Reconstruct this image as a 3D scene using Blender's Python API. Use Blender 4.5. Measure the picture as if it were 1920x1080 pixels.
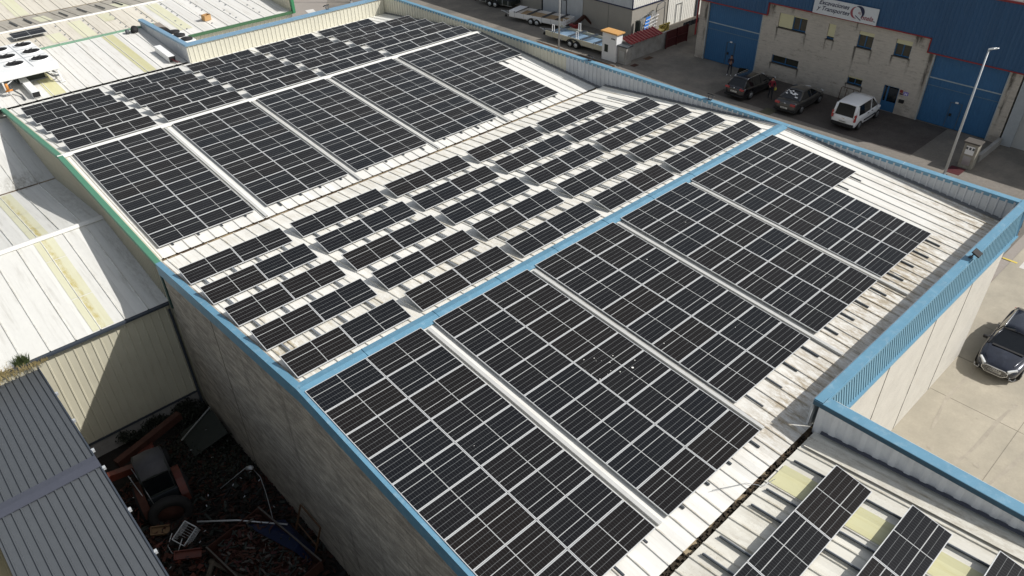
import bpy, bmesh, math, random
from mathutils import Vector, Matrix
R = math.radians
random.seed(7)
scn = bpy.context.scene
for o in list(bpy.data.objects): bpy.data.objects.remove(o)
COL = scn.collection
# ---------------------------------------------------------------- camera, sky, sun, exposure
cd = bpy.data.cameras.new('camera'); cam = bpy.data.objects.new('camera', cd); COL.objects.link(cam)
cam.location = (-3.4719, -17.1069, 16.3311); cam.rotation_euler = (0.941335, 0.0168065, -0.747944)
cd.sensor_width = 36; cd.lens = 1409.414 / 1920 * 36; cd.clip_start = 0.5; cd.clip_end = 2000
scn.camera = cam
SUN = Vector((0.70, -0.75, 1.0)).normalized()
w = bpy.data.worlds.new('World'); scn.world = w; w.use_nodes = True
nt = w.node_tree; bg = nt.nodes['Background']; sky = nt.nodes.new('ShaderNodeTexSky'); sky.sky_type = 'NISHITA'
sky.sun_disc = False; sky.sun_elevation = math.asin(SUN.z); sky.sun_rotation = math.atan2(SUN.x, SUN.y)
sky.air_density = 1.3; sky.dust_density = 2.5
hsv = nt.nodes.new('ShaderNodeHueSaturation'); hsv.inputs['Saturation'].default_value = .45; nt.links.new(sky.outputs[0], hsv.inputs['Color']); nt.links.new(hsv.outputs[0], bg.inputs[0]); bg.inputs[1].default_value = 0.095
sl = bpy.data.lights.new('sun', 'SUN'); sl.energy = 4.0; sl.angle = R(0.5); sl.color = (1, 0.97, 0.93)
so = bpy.data.objects.new('sun', sl); COL.objects.link(so); so.rotation_euler = SUN.to_track_quat('Z', 'Y').to_euler()
scn.view_settings.view_transform = 'Standard'; scn.view_settings.look = 'None'
scn.view_settings.exposure = 0.06; scn.view_settings.gamma = 1
# ---------------------------------------------------------------- materials
def nd(t, k, **kw):
    n = t.nodes.new(k)
    for a, b in kw.items(): setattr(n, a, b)
    return n
def lk(t, a, b): t.links.new(a, b)
def mth(t, op, a, b=None, c=None):
    n = nd(t, 'ShaderNodeMath', operation=op)
    for i, v in enumerate((a, b, c)):
        if v is None: continue
        if isinstance(v, (int, float)): n.inputs[i].default_value = v
        else: lk(t, v, n.inputs[i])
    return n.outputs[0]
def mixc(t, f, a, b, mode='MIX'):
    n = nd(t, 'ShaderNodeMix', data_type='RGBA', blend_type=mode)
    for s, v in ((n.inputs[0], f), (n.inputs[6], a), (n.inputs[7], b)):
        if isinstance(v, (int, float)): s.default_value = v
        elif isinstance(v, tuple): s.default_value = (*v[:3], 1)
        else: lk(t, v, s)
    return n.outputs[2]
def noise(t, scale, vec=None, sx=(1, 1, 1), detail=4, rough=.6):
    tc = nd(t, 'ShaderNodeTexCoord'); mp = nd(t, 'ShaderNodeMapping'); mp.inputs['Scale'].default_value = sx
    lk(t, tc.outputs['Object'], mp.inputs[0])
    n = nd(t, 'ShaderNodeTexNoise'); n.inputs['Scale'].default_value = scale; n.inputs['Detail'].default_value = detail
    n.inputs['Roughness'].default_value = rough; lk(t, mp.outputs[0], n.inputs[0]); return n.outputs[0]
def ramp(t, f, a, b):
    n = nd(t, 'ShaderNodeMapRange'); n.inputs[1].default_value = a; n.inputs[2].default_value = b; lk(t, f, n.inputs[0]); return n.outputs[0]
def newm(name):
    m = bpy.data.materials.new(name); m.use_nodes = True; return m, m.node_tree, m.node_tree.nodes['Principled BSDF']
def mat(name, col, rough=.7, metal=0, var=.12, sc=3, sx=(1, 1, 1), fine=.06, fs=40, dirt=None, dcol=(.2, .16, .11), dsc=1.2, dsx=(1, 1, 1), bump=0, bs=30, coat=0):
    m, t, b = newm(name)
    n1 = noise(t, sc, sx=sx); n2 = noise(t, fs, sx=sx, detail=2)
    k = mth(t, 'ADD', mth(t, 'MULTIPLY', mth(t, 'SUBTRACT', n1, .5), var * 3), mth(t, 'MULTIPLY', mth(t, 'SUBTRACT', n2, .5), fine * 3))
    k = mth(t, 'ADD', k, 1.0)
    hs = nd(t, 'ShaderNodeHueSaturation'); hs.inputs['Color'].default_value = (*col, 1); lk(t, k, hs.inputs['Value'])
    c = hs.outputs[0]
    if dirt:
        d = ramp(t, noise(t, dsc, sx=dsx, detail=8, rough=.7), dirt[0], dirt[1])
        c = mixc(t, mth(t, 'MULTIPLY', d, dirt[2]), c, dcol)
    lk(t, c, b.inputs['Base Color']); b.inputs['Roughness'].default_value = rough; b.inputs['Metallic'].default_value = metal
    if coat: b.inputs['Coat Weight'].default_value = coat; b.inputs['Coat Roughness'].default_value = .05
    if bump:
        bp = nd(t, 'ShaderNodeBump'); bp.inputs['Strength'].default_value = bump; bp.inputs['Distance'].default_value = .02
        lk(t, noise(t, bs, detail=6), bp.inputs['Height']); lk(t, bp.outputs[0], b.inputs['Normal'])
    return m
def roofmat(name, col, dcol, amount, sheet=.6, stains=(), spk=.5, org=0.0):
    """painted roof sheets running along Y: every sheet a little different, run-off streaks, lichen specks, named stains (cx,cy,rx,ry,strength)"""
    m, t, b = newm(name)
    tc = nd(t, 'ShaderNodeTexCoord'); sp = nd(t, 'ShaderNodeSeparateXYZ'); lk(t, tc.outputs['Object'], sp.inputs[0])
    xs = mth(t, 'FLOOR', mth(t, 'DIVIDE', mth(t, 'SUBTRACT', sp.outputs[0], org), sheet))
    wn = nd(t, 'ShaderNodeTexWhiteNoise', noise_dimensions='1D'); lk(t, xs, wn.inputs['W'])
    st = noise(t, 1.0, sx=(7, .35, .35), detail=6, rough=.65); st2 = noise(t, 1, sx=(2.2, .5, .5), detail=5)
    s = mth(t, 'MULTIPLY', ramp(t, st, .48, .8), ramp(t, st2, .38, .7))
    s = mth(t, 'MULTIPLY', s, amount)
    sp1 = ramp(t, noise(t, 24, sx=(1, .7, 1), detail=5, rough=.8), .56, .66); spm = ramp(t, noise(t, .55, sx=(1.6, 1, 1), detail=4), .46, .66)
    s = mth(t, 'ADD', s, mth(t, 'MULTIPLY', mth(t, 'MULTIPLY', sp1, spm), spk))
    for cx, cy, rx, ry, q in stains:
        dx = mth(t, 'DIVIDE', mth(t, 'SUBTRACT', sp.outputs[0], cx), rx); dy = mth(t, 'DIVIDE', mth(t, 'SUBTRACT', sp.outputs[1], cy), ry)
        d = mth(t, 'SUBTRACT', 1.0, mth(t, 'ADD', mth(t, 'MULTIPLY', dx, dx), mth(t, 'MULTIPLY', dy, dy)))
        d = mth(t, 'MULTIPLY', mth(t, 'MAXIMUM', d, 0.0), ramp(t, noise(t, 2.2, sx=(2.5, .8, 1), detail=10, rough=.82), .42, .62))
        s = mth(t, 'ADD', s, mth(t, 'MULTIPLY', d, q))
    fx = mth(t, 'FRACT', mth(t, 'DIVIDE', mth(t, 'SUBTRACT', sp.outputs[0], org), sheet))
    rd_ = mth(t, 'LESS_THAN', mth(t, 'ABSOLUTE', mth(t, 'SUBTRACT', fx, mth(t, 'ADD', .5, mth(t, 'MULTIPLY', mth(t, 'SUBTRACT', noise(t, 6), .5), .05)))), .055 * .6 / sheet)
    s = mth(t, 'ADD', s, mth(t, 'MULTIPLY', mth(t, 'MULTIPLY', rd_, ramp(t, noise(t, 2.5, sx=(3, 1, 1), detail=6, rough=.7), .40, .62)), .45))
    s = mth(t, 'MINIMUM', s, .92)
    hs = nd(t, 'ShaderNodeHueSaturation'); hs.inputs['Color'].default_value = (*col, 1)
    v = mth(t, 'ADD', mth(t, 'MULTIPLY', wn.outputs[0], .13), .90); v = mth(t, 'ADD', v, mth(t, 'MULTIPLY', mth(t, 'SUBTRACT', noise(t, 9, sx=(1, .3, 1), detail=5), .5), .12)); lk(t, v, hs.inputs['Value'])
    c = mixc(t, s, hs.outputs[0], dcol); lk(t, c, b.inputs['Base Color']); b.inputs['Roughness'].default_value = .55
    return m
M = {}
M['roof_front'] = roofmat('roof_front', (.745, .735, .69), (.34, .28, .19), .65, stains=((22, -10.2, 12, 2.0, .9), (24, -9.4, 5, .9, .7), (30.6, -9, 1.6, 4.5, .75), (6, -6, .9, 6, .4), (14.6, -10.5, 3, 1.2, .6)), spk=.4, org=.29)
M['roof_mid'] = roofmat('roof_mid', (.83, .815, .755), (.40, .33, .20), .85, stains=((12, 2.4, 12, 2.2, .5), (27, 4, 5, 4, .5), (17, 11.9, 16, .7, .4), (4.0, 3, .6, 4, .9)), spk=.3, org=.29)
M['roof_back'] = roofmat('roof_back', (.77, .76, .715), (.40, .36, .27), .2, spk=.06, org=.29)
M['roof_near'] = roofmat('roof_near', (.74, .72, .64), (.34, .29, .20), .5, spk=.8, stains=((9, -12.1, 5, .9, .35), (13.6, -16, .8, 6, .6)), org=.29)
M['roof_left'] = roofmat('roof_left', (.73, .725, .68), (.30, .28, .23), .8, sheet=1.0, org=-.2, spk=.2, stains=((1.6, 29.2, 1.3, 1.2, 1.0), (2.8, 24, .5, 5, .5), (2.9, 16, .4, 4, .5)))
M['roof_far'] = roofmat('roof_far', (.71, .70, .66), (.36, .32, .25), .9, sheet=1.0, spk=.2)
M['roof_beige'] = roofmat('roof_beige', (.66, .62, .53), (.30, .25, .18), 1.1, sheet=1.0, spk=.5)
M['roof_dull'] = roofmat('roof_dull', (.42, .39, .33), (.17, .13, .09), 1.2, sheet=1.0, spk=.6)
M['skylight'] = roofmat('skylight', (.60, .58, .35), (.42, .34, .08), .8, sheet=3, spk=.35)
M['skylight_pale'] = roofmat('skylight_pale', (.64, .63, .46), (.46, .38, .12), .5, sheet=3, spk=.15, stains=((.43, 16.5, .17, 7, 1.2), (.43, 24, .16, 6, .9)))
M['white_trim'] = mat('white_trim', (.80, .79, .74), .45, var=.05)
M['blue_trim'] = mat('blue_trim', (.12, .27, .38), .5, var=.12, sc=1.5, fine=.08, dirt=(.52, .72, .3), dcol=(.4, .5, .55), dsc=4)
M['blue_seam'] = mat('blue_seam', (.04, .13, .20), .5)
M['blue_louvre'] = mat('blue_louvre', (.14, .28, .37), .5, var=.06)
M['green_trim'] = mat('green_trim', (.075, .225, .145), .5, var=.08, dirt=(.6, .8, .3), dcol=(.3, .4, .35), dsc=5)
M['cream'] = mat('cream', (.57, .54, .42), .5, var=.05, sc=1.2, fine=.03, dirt=(.5, .8, .35), dcol=(.4, .36, .25), dsc=2, dsx=(2, 2, .4))
M['cream_pale'] = mat('cream_pale', (.60, .58, .48), .5, var=.05, sc=1.2, fine=.03)  # paler, less yellow cream sheet of the rear parapets and cladding
M['greywhite'] = mat('greywhite', (.52, .54, .56), .5, var=.08, sc=1.5, fine=.03, dirt=(.5, .8, .4), dcol=(.3, .3, .3), dsc=2, dsx=(2, 2, .5))
M['palegrey'] = mat('palegrey', (.78, .79, .80), .5, var=.08, sc=1.5, fine=.03, dirt=(.5, .8, .35), dcol=(.35, .35, .35), dsc=2, dsx=(2, 2, .5))
M['precast'] = mat('precast', (.54, .52, .47), .9, var=.09, sc=1.5, fine=.16, fs=28, bump=.8, bs=26, dirt=(.55, .8, .4), dcol=(.40, .34, .27), dsc=1.3)
M['plinth'] = mat('plinth', (.36, .35, .33), .9, var=.15, sc=1, fine=.1, dirt=(.4, .75, .7), dcol=(.12, .11, .09), dsc=.8)
M['rough_wall'] = None
M['gutter_dirt'] = mat('gutter_dirt', (.09, .06, .035), .9, var=.5, sc=2.5, fine=.3, dirt=(.45, .6, .9), dcol=(.42, .34, .22), dsc=1.2)
M['gutter_mud'] = mat('gutter_mud', (.035, .026, .016), .95, var=.5, sc=6)
M['tray'] = mat('tray', (.50, .50, .48), .5, var=.1, sc=2)
M['dark_grey'] = mat('dark_grey', (.078, .086, .094), .45, var=.06, sc=2, fine=.08, fs=60)
M['dark_flash'] = mat('dark_flash', (.06, .065, .085), .5, var=.08)
M['dark_trim'] = mat('dark_trim', (.045, .055, .07), .5)
M['rail'] = mat('rail', (.42, .44, .46), .4, .7, var=.1)
M['rail_dark'] = mat('rail_dark', (.06, .07, .08), .5, .3)
M['frame'] = mat('frame', (.54, .55, .55), .4, .0, var=.03)
M['asphalt'] = mat('asphalt', (.155, .142, .122), .9, var=.22, sc=.5, fine=.2, fs=9, dirt=(.42, .62, .6), dcol=(.27, .24, .20), dsc=.45, bump=.3, bs=60)
M['parking'] = mat('parking', (.30, .27, .24), .9, var=.10, sc=.25, fine=.08, fs=6, dirt=(.55, .75, .6), dcol=(.24, .18, .14), dsc=.25)
M['concrete'] = mat('concrete', (.40, .36, .285), .85, var=.2, sc=.4, fine=.08, fs=10, dirt=(.40, .65, .6), dcol=(.27, .25, .20), dsc=.35, bump=.15, bs=40)
M['pave'] = mat('pave', (.20, .18, .155), .9, var=.12, sc=1, fine=.15, fs=5, dirt=(.5, .7, .4), dcol=(.11, .10, .09), dsc=1)
M['kerbstone'] = mat('kerbstone', (.24, .23, .20), .9, var=.15, sc=2)
M['joint'] = mat('joint', (.19, .17, .135), .9)
M['whitepaint'] = mat('whitepaint', (.62, .60, .56), .7, var=.2, sc=2, fine=.1)
M['yellowpaint'] = mat('yellowpaint', (.65, .50, .10), .7, var=.2)
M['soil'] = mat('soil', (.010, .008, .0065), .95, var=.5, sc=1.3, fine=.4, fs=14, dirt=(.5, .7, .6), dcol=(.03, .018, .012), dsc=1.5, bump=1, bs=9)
M['blue_door'] = mat('blue_door', (.030, .125, .27), .5, var=.10, sc=1.2, fine=.05, dirt=(.55, .8, .3), dcol=(.05, .13, .2), dsc=1.5)
M['blue_fascia'] = mat('blue_fascia', (.022, .085, .19), .5, var=.14, sc=.8, sx=(1, 2.5, .3), fine=.05, dirt=(.5, .72, .45), dcol=(.06, .15, .27), dsc=1, dsx=(1, 3, .12))
M['red_trim'] = mat('red_trim', (.26, .02, .025), .5)
M['light_trim'] = mat('light_trim', (.35, .42, .46), .5)
M['blind'] = mat('blind', (.62, .58, .36), .6, var=.06, sc=2, sx=(1, 1, 12))
M['win'] = mat('win', (.035, .035, .025), .12, var=.4, sc=1.5, coat=.3)
M['win_black'] = mat('win_black', (.008, .010, .012), .08, var=.3, coat=.5)
M['stone_sill'] = mat('stone_sill', (.09, .08, .07), .8)
M['purple'] = mat('purple', (.18, .12, .55), .5, var=.02)
M['red_dull'] = mat('red_dull', (.045, .008, .008), .7)
M['white'] = mat('white', (.80, .80, .80), .4, var=.03, fine=.01)
M['sign_white'] = mat('sign_white', (.62, .64, .66), .5, var=.04, sc=1)
M['navy'] = mat('navy', (.012, .016, .06), .5)
M['maroon'] = mat('maroon', (.30, .07, .09), .5)
M['black'] = mat('black', (.012, .012, .013), .75)
M['rubber'] = mat('rubber', (.015, .015, .015), .85)
M['galv'] = mat('galv', (.55, .57, .58), .45, .3, var=.06)
M['lampwhite'] = mat('lampwhite', (.8, .82, .82), .35)
M['ac_white'] = mat('ac_white', (.78, .79, .78), .45, var=.04, sc=2)
M['red_metal'] = mat('red_metal', (.25, .03, .03), .5, var=.25, sc=4)
M['dark_red'] = mat('dark_red', (.075, .012, .015), .6, var=.2)
M['terracotta'] = mat('terracotta', (.55, .30, .10), .7, var=.15)
M['brown_metal'] = mat('brown_metal', (.09, .045, .02), .7, var=.35, sc=2)
M['grey_wall'] = mat('grey_wall', (.33, .31, .275), .85, var=.06, sc=.8, fine=.03, dirt=(.5, .8, .3), dcol=(.22, .2, .18), dsc=.7, dsx=(1, 1, .4))
M['moss'] = mat('moss', (.10, .095, .06), .9, var=.2)
M['old_ply'] = mat('old_ply', (.16, .10, .05), .8, var=.3)
M['plywood'] = mat('plywood', (.40, .28, .16), .7, var=.3, sc=2)
M['cardboard'] = mat('cardboard', (.50, .30, .13), .8)
M['orange'] = mat('orange', (.11, .020, .010), .55, var=.35, sc=3, dirt=(.45, .7, .7), dcol=(.035, .018, .012), dsc=2)
M['rust'] = mat('rust', (.050, .014, .007), .85, var=.5, sc=3, fine=.3, dirt=(.5, .7, .6), dcol=(.03, .02, .015), dsc=3)
M['greengrey'] = mat('greengrey', (.020, .026, .021), .7, var=.25)
M['bluetarp'] = mat('bluetarp', (.006, .014, .05), .5, var=.3, sc=4, bump=1, bs=4)
M['blue_plastic'] = mat('blue_plastic', (.04, .20, .62), .4, var=.1)
M['bluegrey'] = mat('bluegrey', (.17, .26, .36), .5, var=.25, sc=1.5, dirt=(.5, .7, .5), dcol=(.3, .4, .5))
M['yellow'] = mat('yellow', (.60, .48, .12), .5, var=.2)
M['leaf'] = mat('leaf', (.05, .07, .022), .6, var=.4, sc=5)
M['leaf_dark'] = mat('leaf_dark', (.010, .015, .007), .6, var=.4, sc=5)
M['drygrass'] = mat('drygrass', (.30, .24, .11), .8, var=.3, sc=9)
M['skin'] = mat('skin', (.36, .20, .14), .5, var=.03)
M['shirt_dark'] = mat('shirt_dark', (.035, .014, .02), .8)
M['shirt_red'] = mat('shirt_red', (.20, .014, .028), .8, var=.1, sc=8)
M['denim'] = mat('denim', (.014, .018, .03), .8)
M['shoe_white'] = mat('shoe_white', (.7, .7, .7), .6)
M['hair'] = mat('hair', (.01, .008, .007), .6)
M['taillight'] = mat('taillight', (.35, .015, .02), .15, coat=1)
M['headlight'] = mat('headlight', (.6, .62, .62), .1, coat=1)
M['chrome'] = mat('chrome', (.75, .76, .78), .15, .9, var=.02)
M['rim_grey'] = mat('rim_grey', (.28, .29, .30), .35, .5)
M['plate'] = mat('plate', (.62, .62, .58), .4, var=.05)
M['car_black'] = mat('car_black', (.008, .008, .011), .25, coat=1, var=.1)
M['car_grey'] = mat('car_grey', (.055, .055, .055), .3, .3, coat=1, var=.1)
M['car_white'] = mat('car_white', (.82, .83, .84), .3, coat=.6, var=.02, fine=.01)
M['car_navy'] = mat('car_navy', (.018, .022, .035), .22, .3, coat=1, var=.5, sc=3, dirt=(.55, .75, .3), dcol=(.10, .11, .13), dsc=4)
G_ = -7.2
def wallmat():   # split-face concrete block wall: horizontal courses, blotches; dirt runs down from the top
    m, t, b = newm('block_wall')
    tc = nd(t, 'ShaderNodeTexCoord'); sp = nd(t, 'ShaderNodeSeparateXYZ'); lk(t, tc.outputs['Object'], sp.inputs[0])
    n = noise(t, 1, sx=(2.2, 2.2, 7), detail=6, rough=.7); f = noise(t, 14, sx=(1, 1, 1.6), detail=3); g = noise(t, .5, detail=3)
    k = mth(t, 'ADD', .55, mth(t, 'ADD', mth(t, 'MULTIPLY', n, .5), mth(t, 'ADD', mth(t, 'MULTIPLY', f, .25), mth(t, 'MULTIPLY', g, .2))))
    hs = nd(t, 'ShaderNodeHueSaturation'); hs.inputs['Color'].default_value = (.50, .455, .395, 1); lk(t, k, hs.inputs['Value'])
    st = None; nz = ramp(t, noise(t, 1, sx=(5, 5, 1.2), detail=6, rough=.7), .35, .62)
    for cy, zt, ln, ry in ((13.98, -2.95, 1.3, .12), (11.45, -2.95, 1.2, .14), (9.72, -2.95, 1.0, .10), (9.08, -2.95, .9, .1), (7.28, -3.0, 2.3, .13), (6.0, -3.0, 1.1, .12), (4.42, -3.0, .9, .12), (3.15, -3.0, 1.3, .13), (14.0, -5.85, .9, .1), (11.5, -5.85, 1.0, .12), (7.3, -5.9, .7, .1), (6.0, -5.9, .7, .1), (14.6, -1.2, 1.2, .25), (2.9, -1.2, 1.0, .5), (1.75, -2.2, 4.6, .22), (-3.75, -2.2, 5, .18), (7.5, -1.1, 1.0, .1), (12.9, -1.15, .7, .2), (20.9, -2.2, 5, .2)):
        q = mth(t, 'MAXIMUM', mth(t, 'SUBTRACT', 1.0, mth(t, 'ABSOLUTE', mth(t, 'DIVIDE', mth(t, 'SUBTRACT', sp.outputs[1], cy), ry))), 0.0)
        zz = mth(t, 'DIVIDE', mth(t, 'SUBTRACT', zt, sp.outputs[2]), ln); zz = mth(t, 'MULTIPLY', mth(t, 'GREATER_THAN', zz, 0.0), mth(t, 'MAXIMUM', mth(t, 'SUBTRACT', 1.0, zz), 0.0))
        q = mth(t, 'MULTIPLY', q, zz); st = q if st is None else mth(t, 'ADD', st, q)
    st = mth(t, 'MINIMUM', mth(t, 'MULTIPLY', mth(t, 'MULTIPLY', st, nz), 1.9), .85)
    fb_ = mth(t, 'MULTIPLY', ramp(t, sp.outputs[2], G_ + .9, G_), ramp(t, noise(t, 1.2, detail=5), .35, .65)); st = mth(t, 'MAXIMUM', st, mth(t, 'MULTIPLY', fb_, .6))
    blot = ramp(t, noise(t, 1, sx=(1.5, 1.5, 4), detail=6, rough=.75), .54, .68)
    c = mixc(t, mth(t, 'MULTIPLY', blot, .55), hs.outputs[0], (.16, .135, .11))
    c = mixc(t, st, c, (.045, .04, .033))
    cz = mth(t, 'FRACT', mth(t, 'DIVIDE', sp.outputs[2], .2)); j = mth(t, 'LESS_THAN', cz, .07)
    c = mixc(t, mth(t, 'MULTIPLY', j, .22), c, (.12, .10, .08))
    lk(t, c, b.inputs['Base Color']); b.inputs['Roughness'].default_value = .95
    bp = nd(t, 'ShaderNodeBump'); bp.inputs['Strength'].default_value = .9; bp.inputs['Distance'].default_value = .03
    lk(t, noise(t, 12, detail=6), bp.inputs['Height']); lk(t, bp.outputs[0], b.inputs['Normal']); return m
M['block'] = wallmat()
def bigwallmat():  # rough precast wall with diagonal-looking horizontal smears (long side wall)
    m, t, b = newm('rough_precast')
    n = noise(t, 1, sx=(1, 1.1, 5), detail=7, rough=.65); f = noise(t, 22, detail=3)
    k = mth(t, 'ADD', -.45, mth(t, 'ADD', mth(t, 'MULTIPLY', n, 2.1), mth(t, 'MULTIPLY', f, .8)))
    hs = nd(t, 'ShaderNodeHueSaturation'); hs.inputs['Color'].default_value = (.43, .385, .32, 1); lk(t, k, hs.inputs['Value'])
    st = ramp(t, noise(t, 1, sx=(1, 2.2, .12), detail=5), .6, .72)
    c = mixc(t, mth(t, 'MULTIPLY', st, .5), hs.outputs[0], (.07, .06, .05))
    tc = nd(t, 'ShaderNodeTexCoord'); sp = nd(t, 'ShaderNodeSeparateXYZ'); lk(t, tc.outputs['Object'], sp.inputs[0])
    row = mth(t, 'DIVIDE', sp.outputs[2], .2); jz = mth(t, 'LESS_THAN', mth(t, 'FRACT', row), .09)
    wn = nd(t, 'ShaderNodeTexWhiteNoise', noise_dimensions='2D'); cb = nd(t, 'ShaderNodeCombineXYZ'); lk(t, mth(t, 'FLOOR', row), cb.inputs[1]); lk(t, mth(t, 'FLOOR', mth(t, 'DIVIDE', mth(t, 'ADD', sp.outputs[1], mth(t, 'MULTIPLY', mth(t, 'FLOOR', row), .2)), .4)), cb.inputs[0]); lk(t, cb.outputs[0], wn.inputs['Vector'])
    c = mixc(t, mth(t, 'MULTIPLY', wn.outputs[0], .30), c, (.09, .08, .068)); c = mixc(t, mth(t, 'MULTIPLY', jz, .4), c, (.05, .045, .04))
    lk(t, c, b.inputs['Base Color']); b.inputs['Roughness'].default_value = .95
    bp = nd(t, 'ShaderNodeBump'); bp.inputs['Strength'].default_value = 1; bp.inputs['Distance'].default_value = .03
    lk(t, noise(t, 9, sx=(1, 1, 3), detail=6), bp.inputs['Height']); lk(t, bp.outputs[0], b.inputs['Normal']); return m
M['bigwall'] = bigwallmat()
def pavermat():
    m, t, b = newm('block_paving')
    tc = nd(t, 'ShaderNodeTexCoord'); mp = nd(t, 'ShaderNodeMapping'); lk(t, tc.outputs['Object'], mp.inputs[0])
    br = nd(t, 'ShaderNodeTexBrick'); lk(t, mp.outputs[0], br.inputs[0]); br.inputs['Scale'].default_value = 3.4
    br.inputs['Color1'].default_value = (.085, .07, .062, 1); br.inputs['Color2'].default_value = (.06, .05, .046, 1); br.inputs['Mortar'].default_value = (.03, .026, .022, 1)
    c = mixc(t, ramp(t, noise(t, .6, detail=6), .4, .75), br.outputs[0], (.10, .09, .078))
    lk(t, c, b.inputs['Base Color']); b.inputs['Roughness'].default_value = .9; return m
M['pavers'] = pavermat()
PW, PH = 2.262, 1.134
def pvmat():
    m, t, b = newm('solar_cells')
    tc = nd(t, 'ShaderNodeTexCoord'); sp = nd(t, 'ShaderNodeSeparateXYZ'); lk(t, tc.outputs['Object'], sp.inputs[0])
    X, Y = sp.outputs[0], sp.outputs[1]
    ax = mth(t, 'ABSOLUTE', X)
    cw = (PW / 2 - .045) / 12; ch = (PH - .05) / 6
    def near(v, period, off, wd):
        u = mth(t, 'ABSOLUTE', mth(t, 'SUBTRACT', mth(t, 'FRACT', mth(t, 'ADD', mth(t, 'DIVIDE', mth(t, 'SUBTRACT', v, off), period), .5)), .5))
        return mth(t, 'LESS_THAN', u, wd / period / 2)
    lx = near(ax, cw, .018, .006)                       # between half cells
    ly = near(Y, ch, 0, .008)                           # between strings
    mid = mth(t, 'LESS_THAN', ax, .011)
    br = mth(t, 'LESS_THAN', mth(t, 'ABSOLUTE', mth(t, 'SUBTRACT', Y, ch)), .011)
    edge = mth(t, 'MAXIMUM', mth(t, 'GREATER_THAN', ax, PW / 2 - .027), mth(t, 'GREATER_THAN', mth(t, 'ABSOLUTE', Y), PH / 2 - .025))
    oi = nd(t, 'ShaderNodeObjectInfo'); rnd = oi.outputs['Random']
    cell = mixc(t, rnd, (.0115, .0095, .0088), (.0078, .0092, .012))
    cell = mixc(t, mth(t, 'MULTIPLY', ramp(t, noise(t, 1.5, detail=4), .3, .8), .16), cell, (.032, .030, .027))
    c = mixc(t, mth(t, 'MULTIPLY', lx, .8), cell, (.065, .068, .072))
    c = mixc(t, ly, c, (.19, .20, .20)); c = mixc(t, mth(t, 'MAXIMUM', mid, br), c, (.44, .45, .44)); c = mixc(t, edge, c, (.03, .03, .035))
    lk(t, c, b.inputs['Base Color']); b.inputs['Roughness'].default_value = .28; b.inputs['IOR'].default_value = 1.38
    b.inputs['Specular IOR Level'].default_value = .22
    return m
M['pv'] = pvmat()
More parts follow.
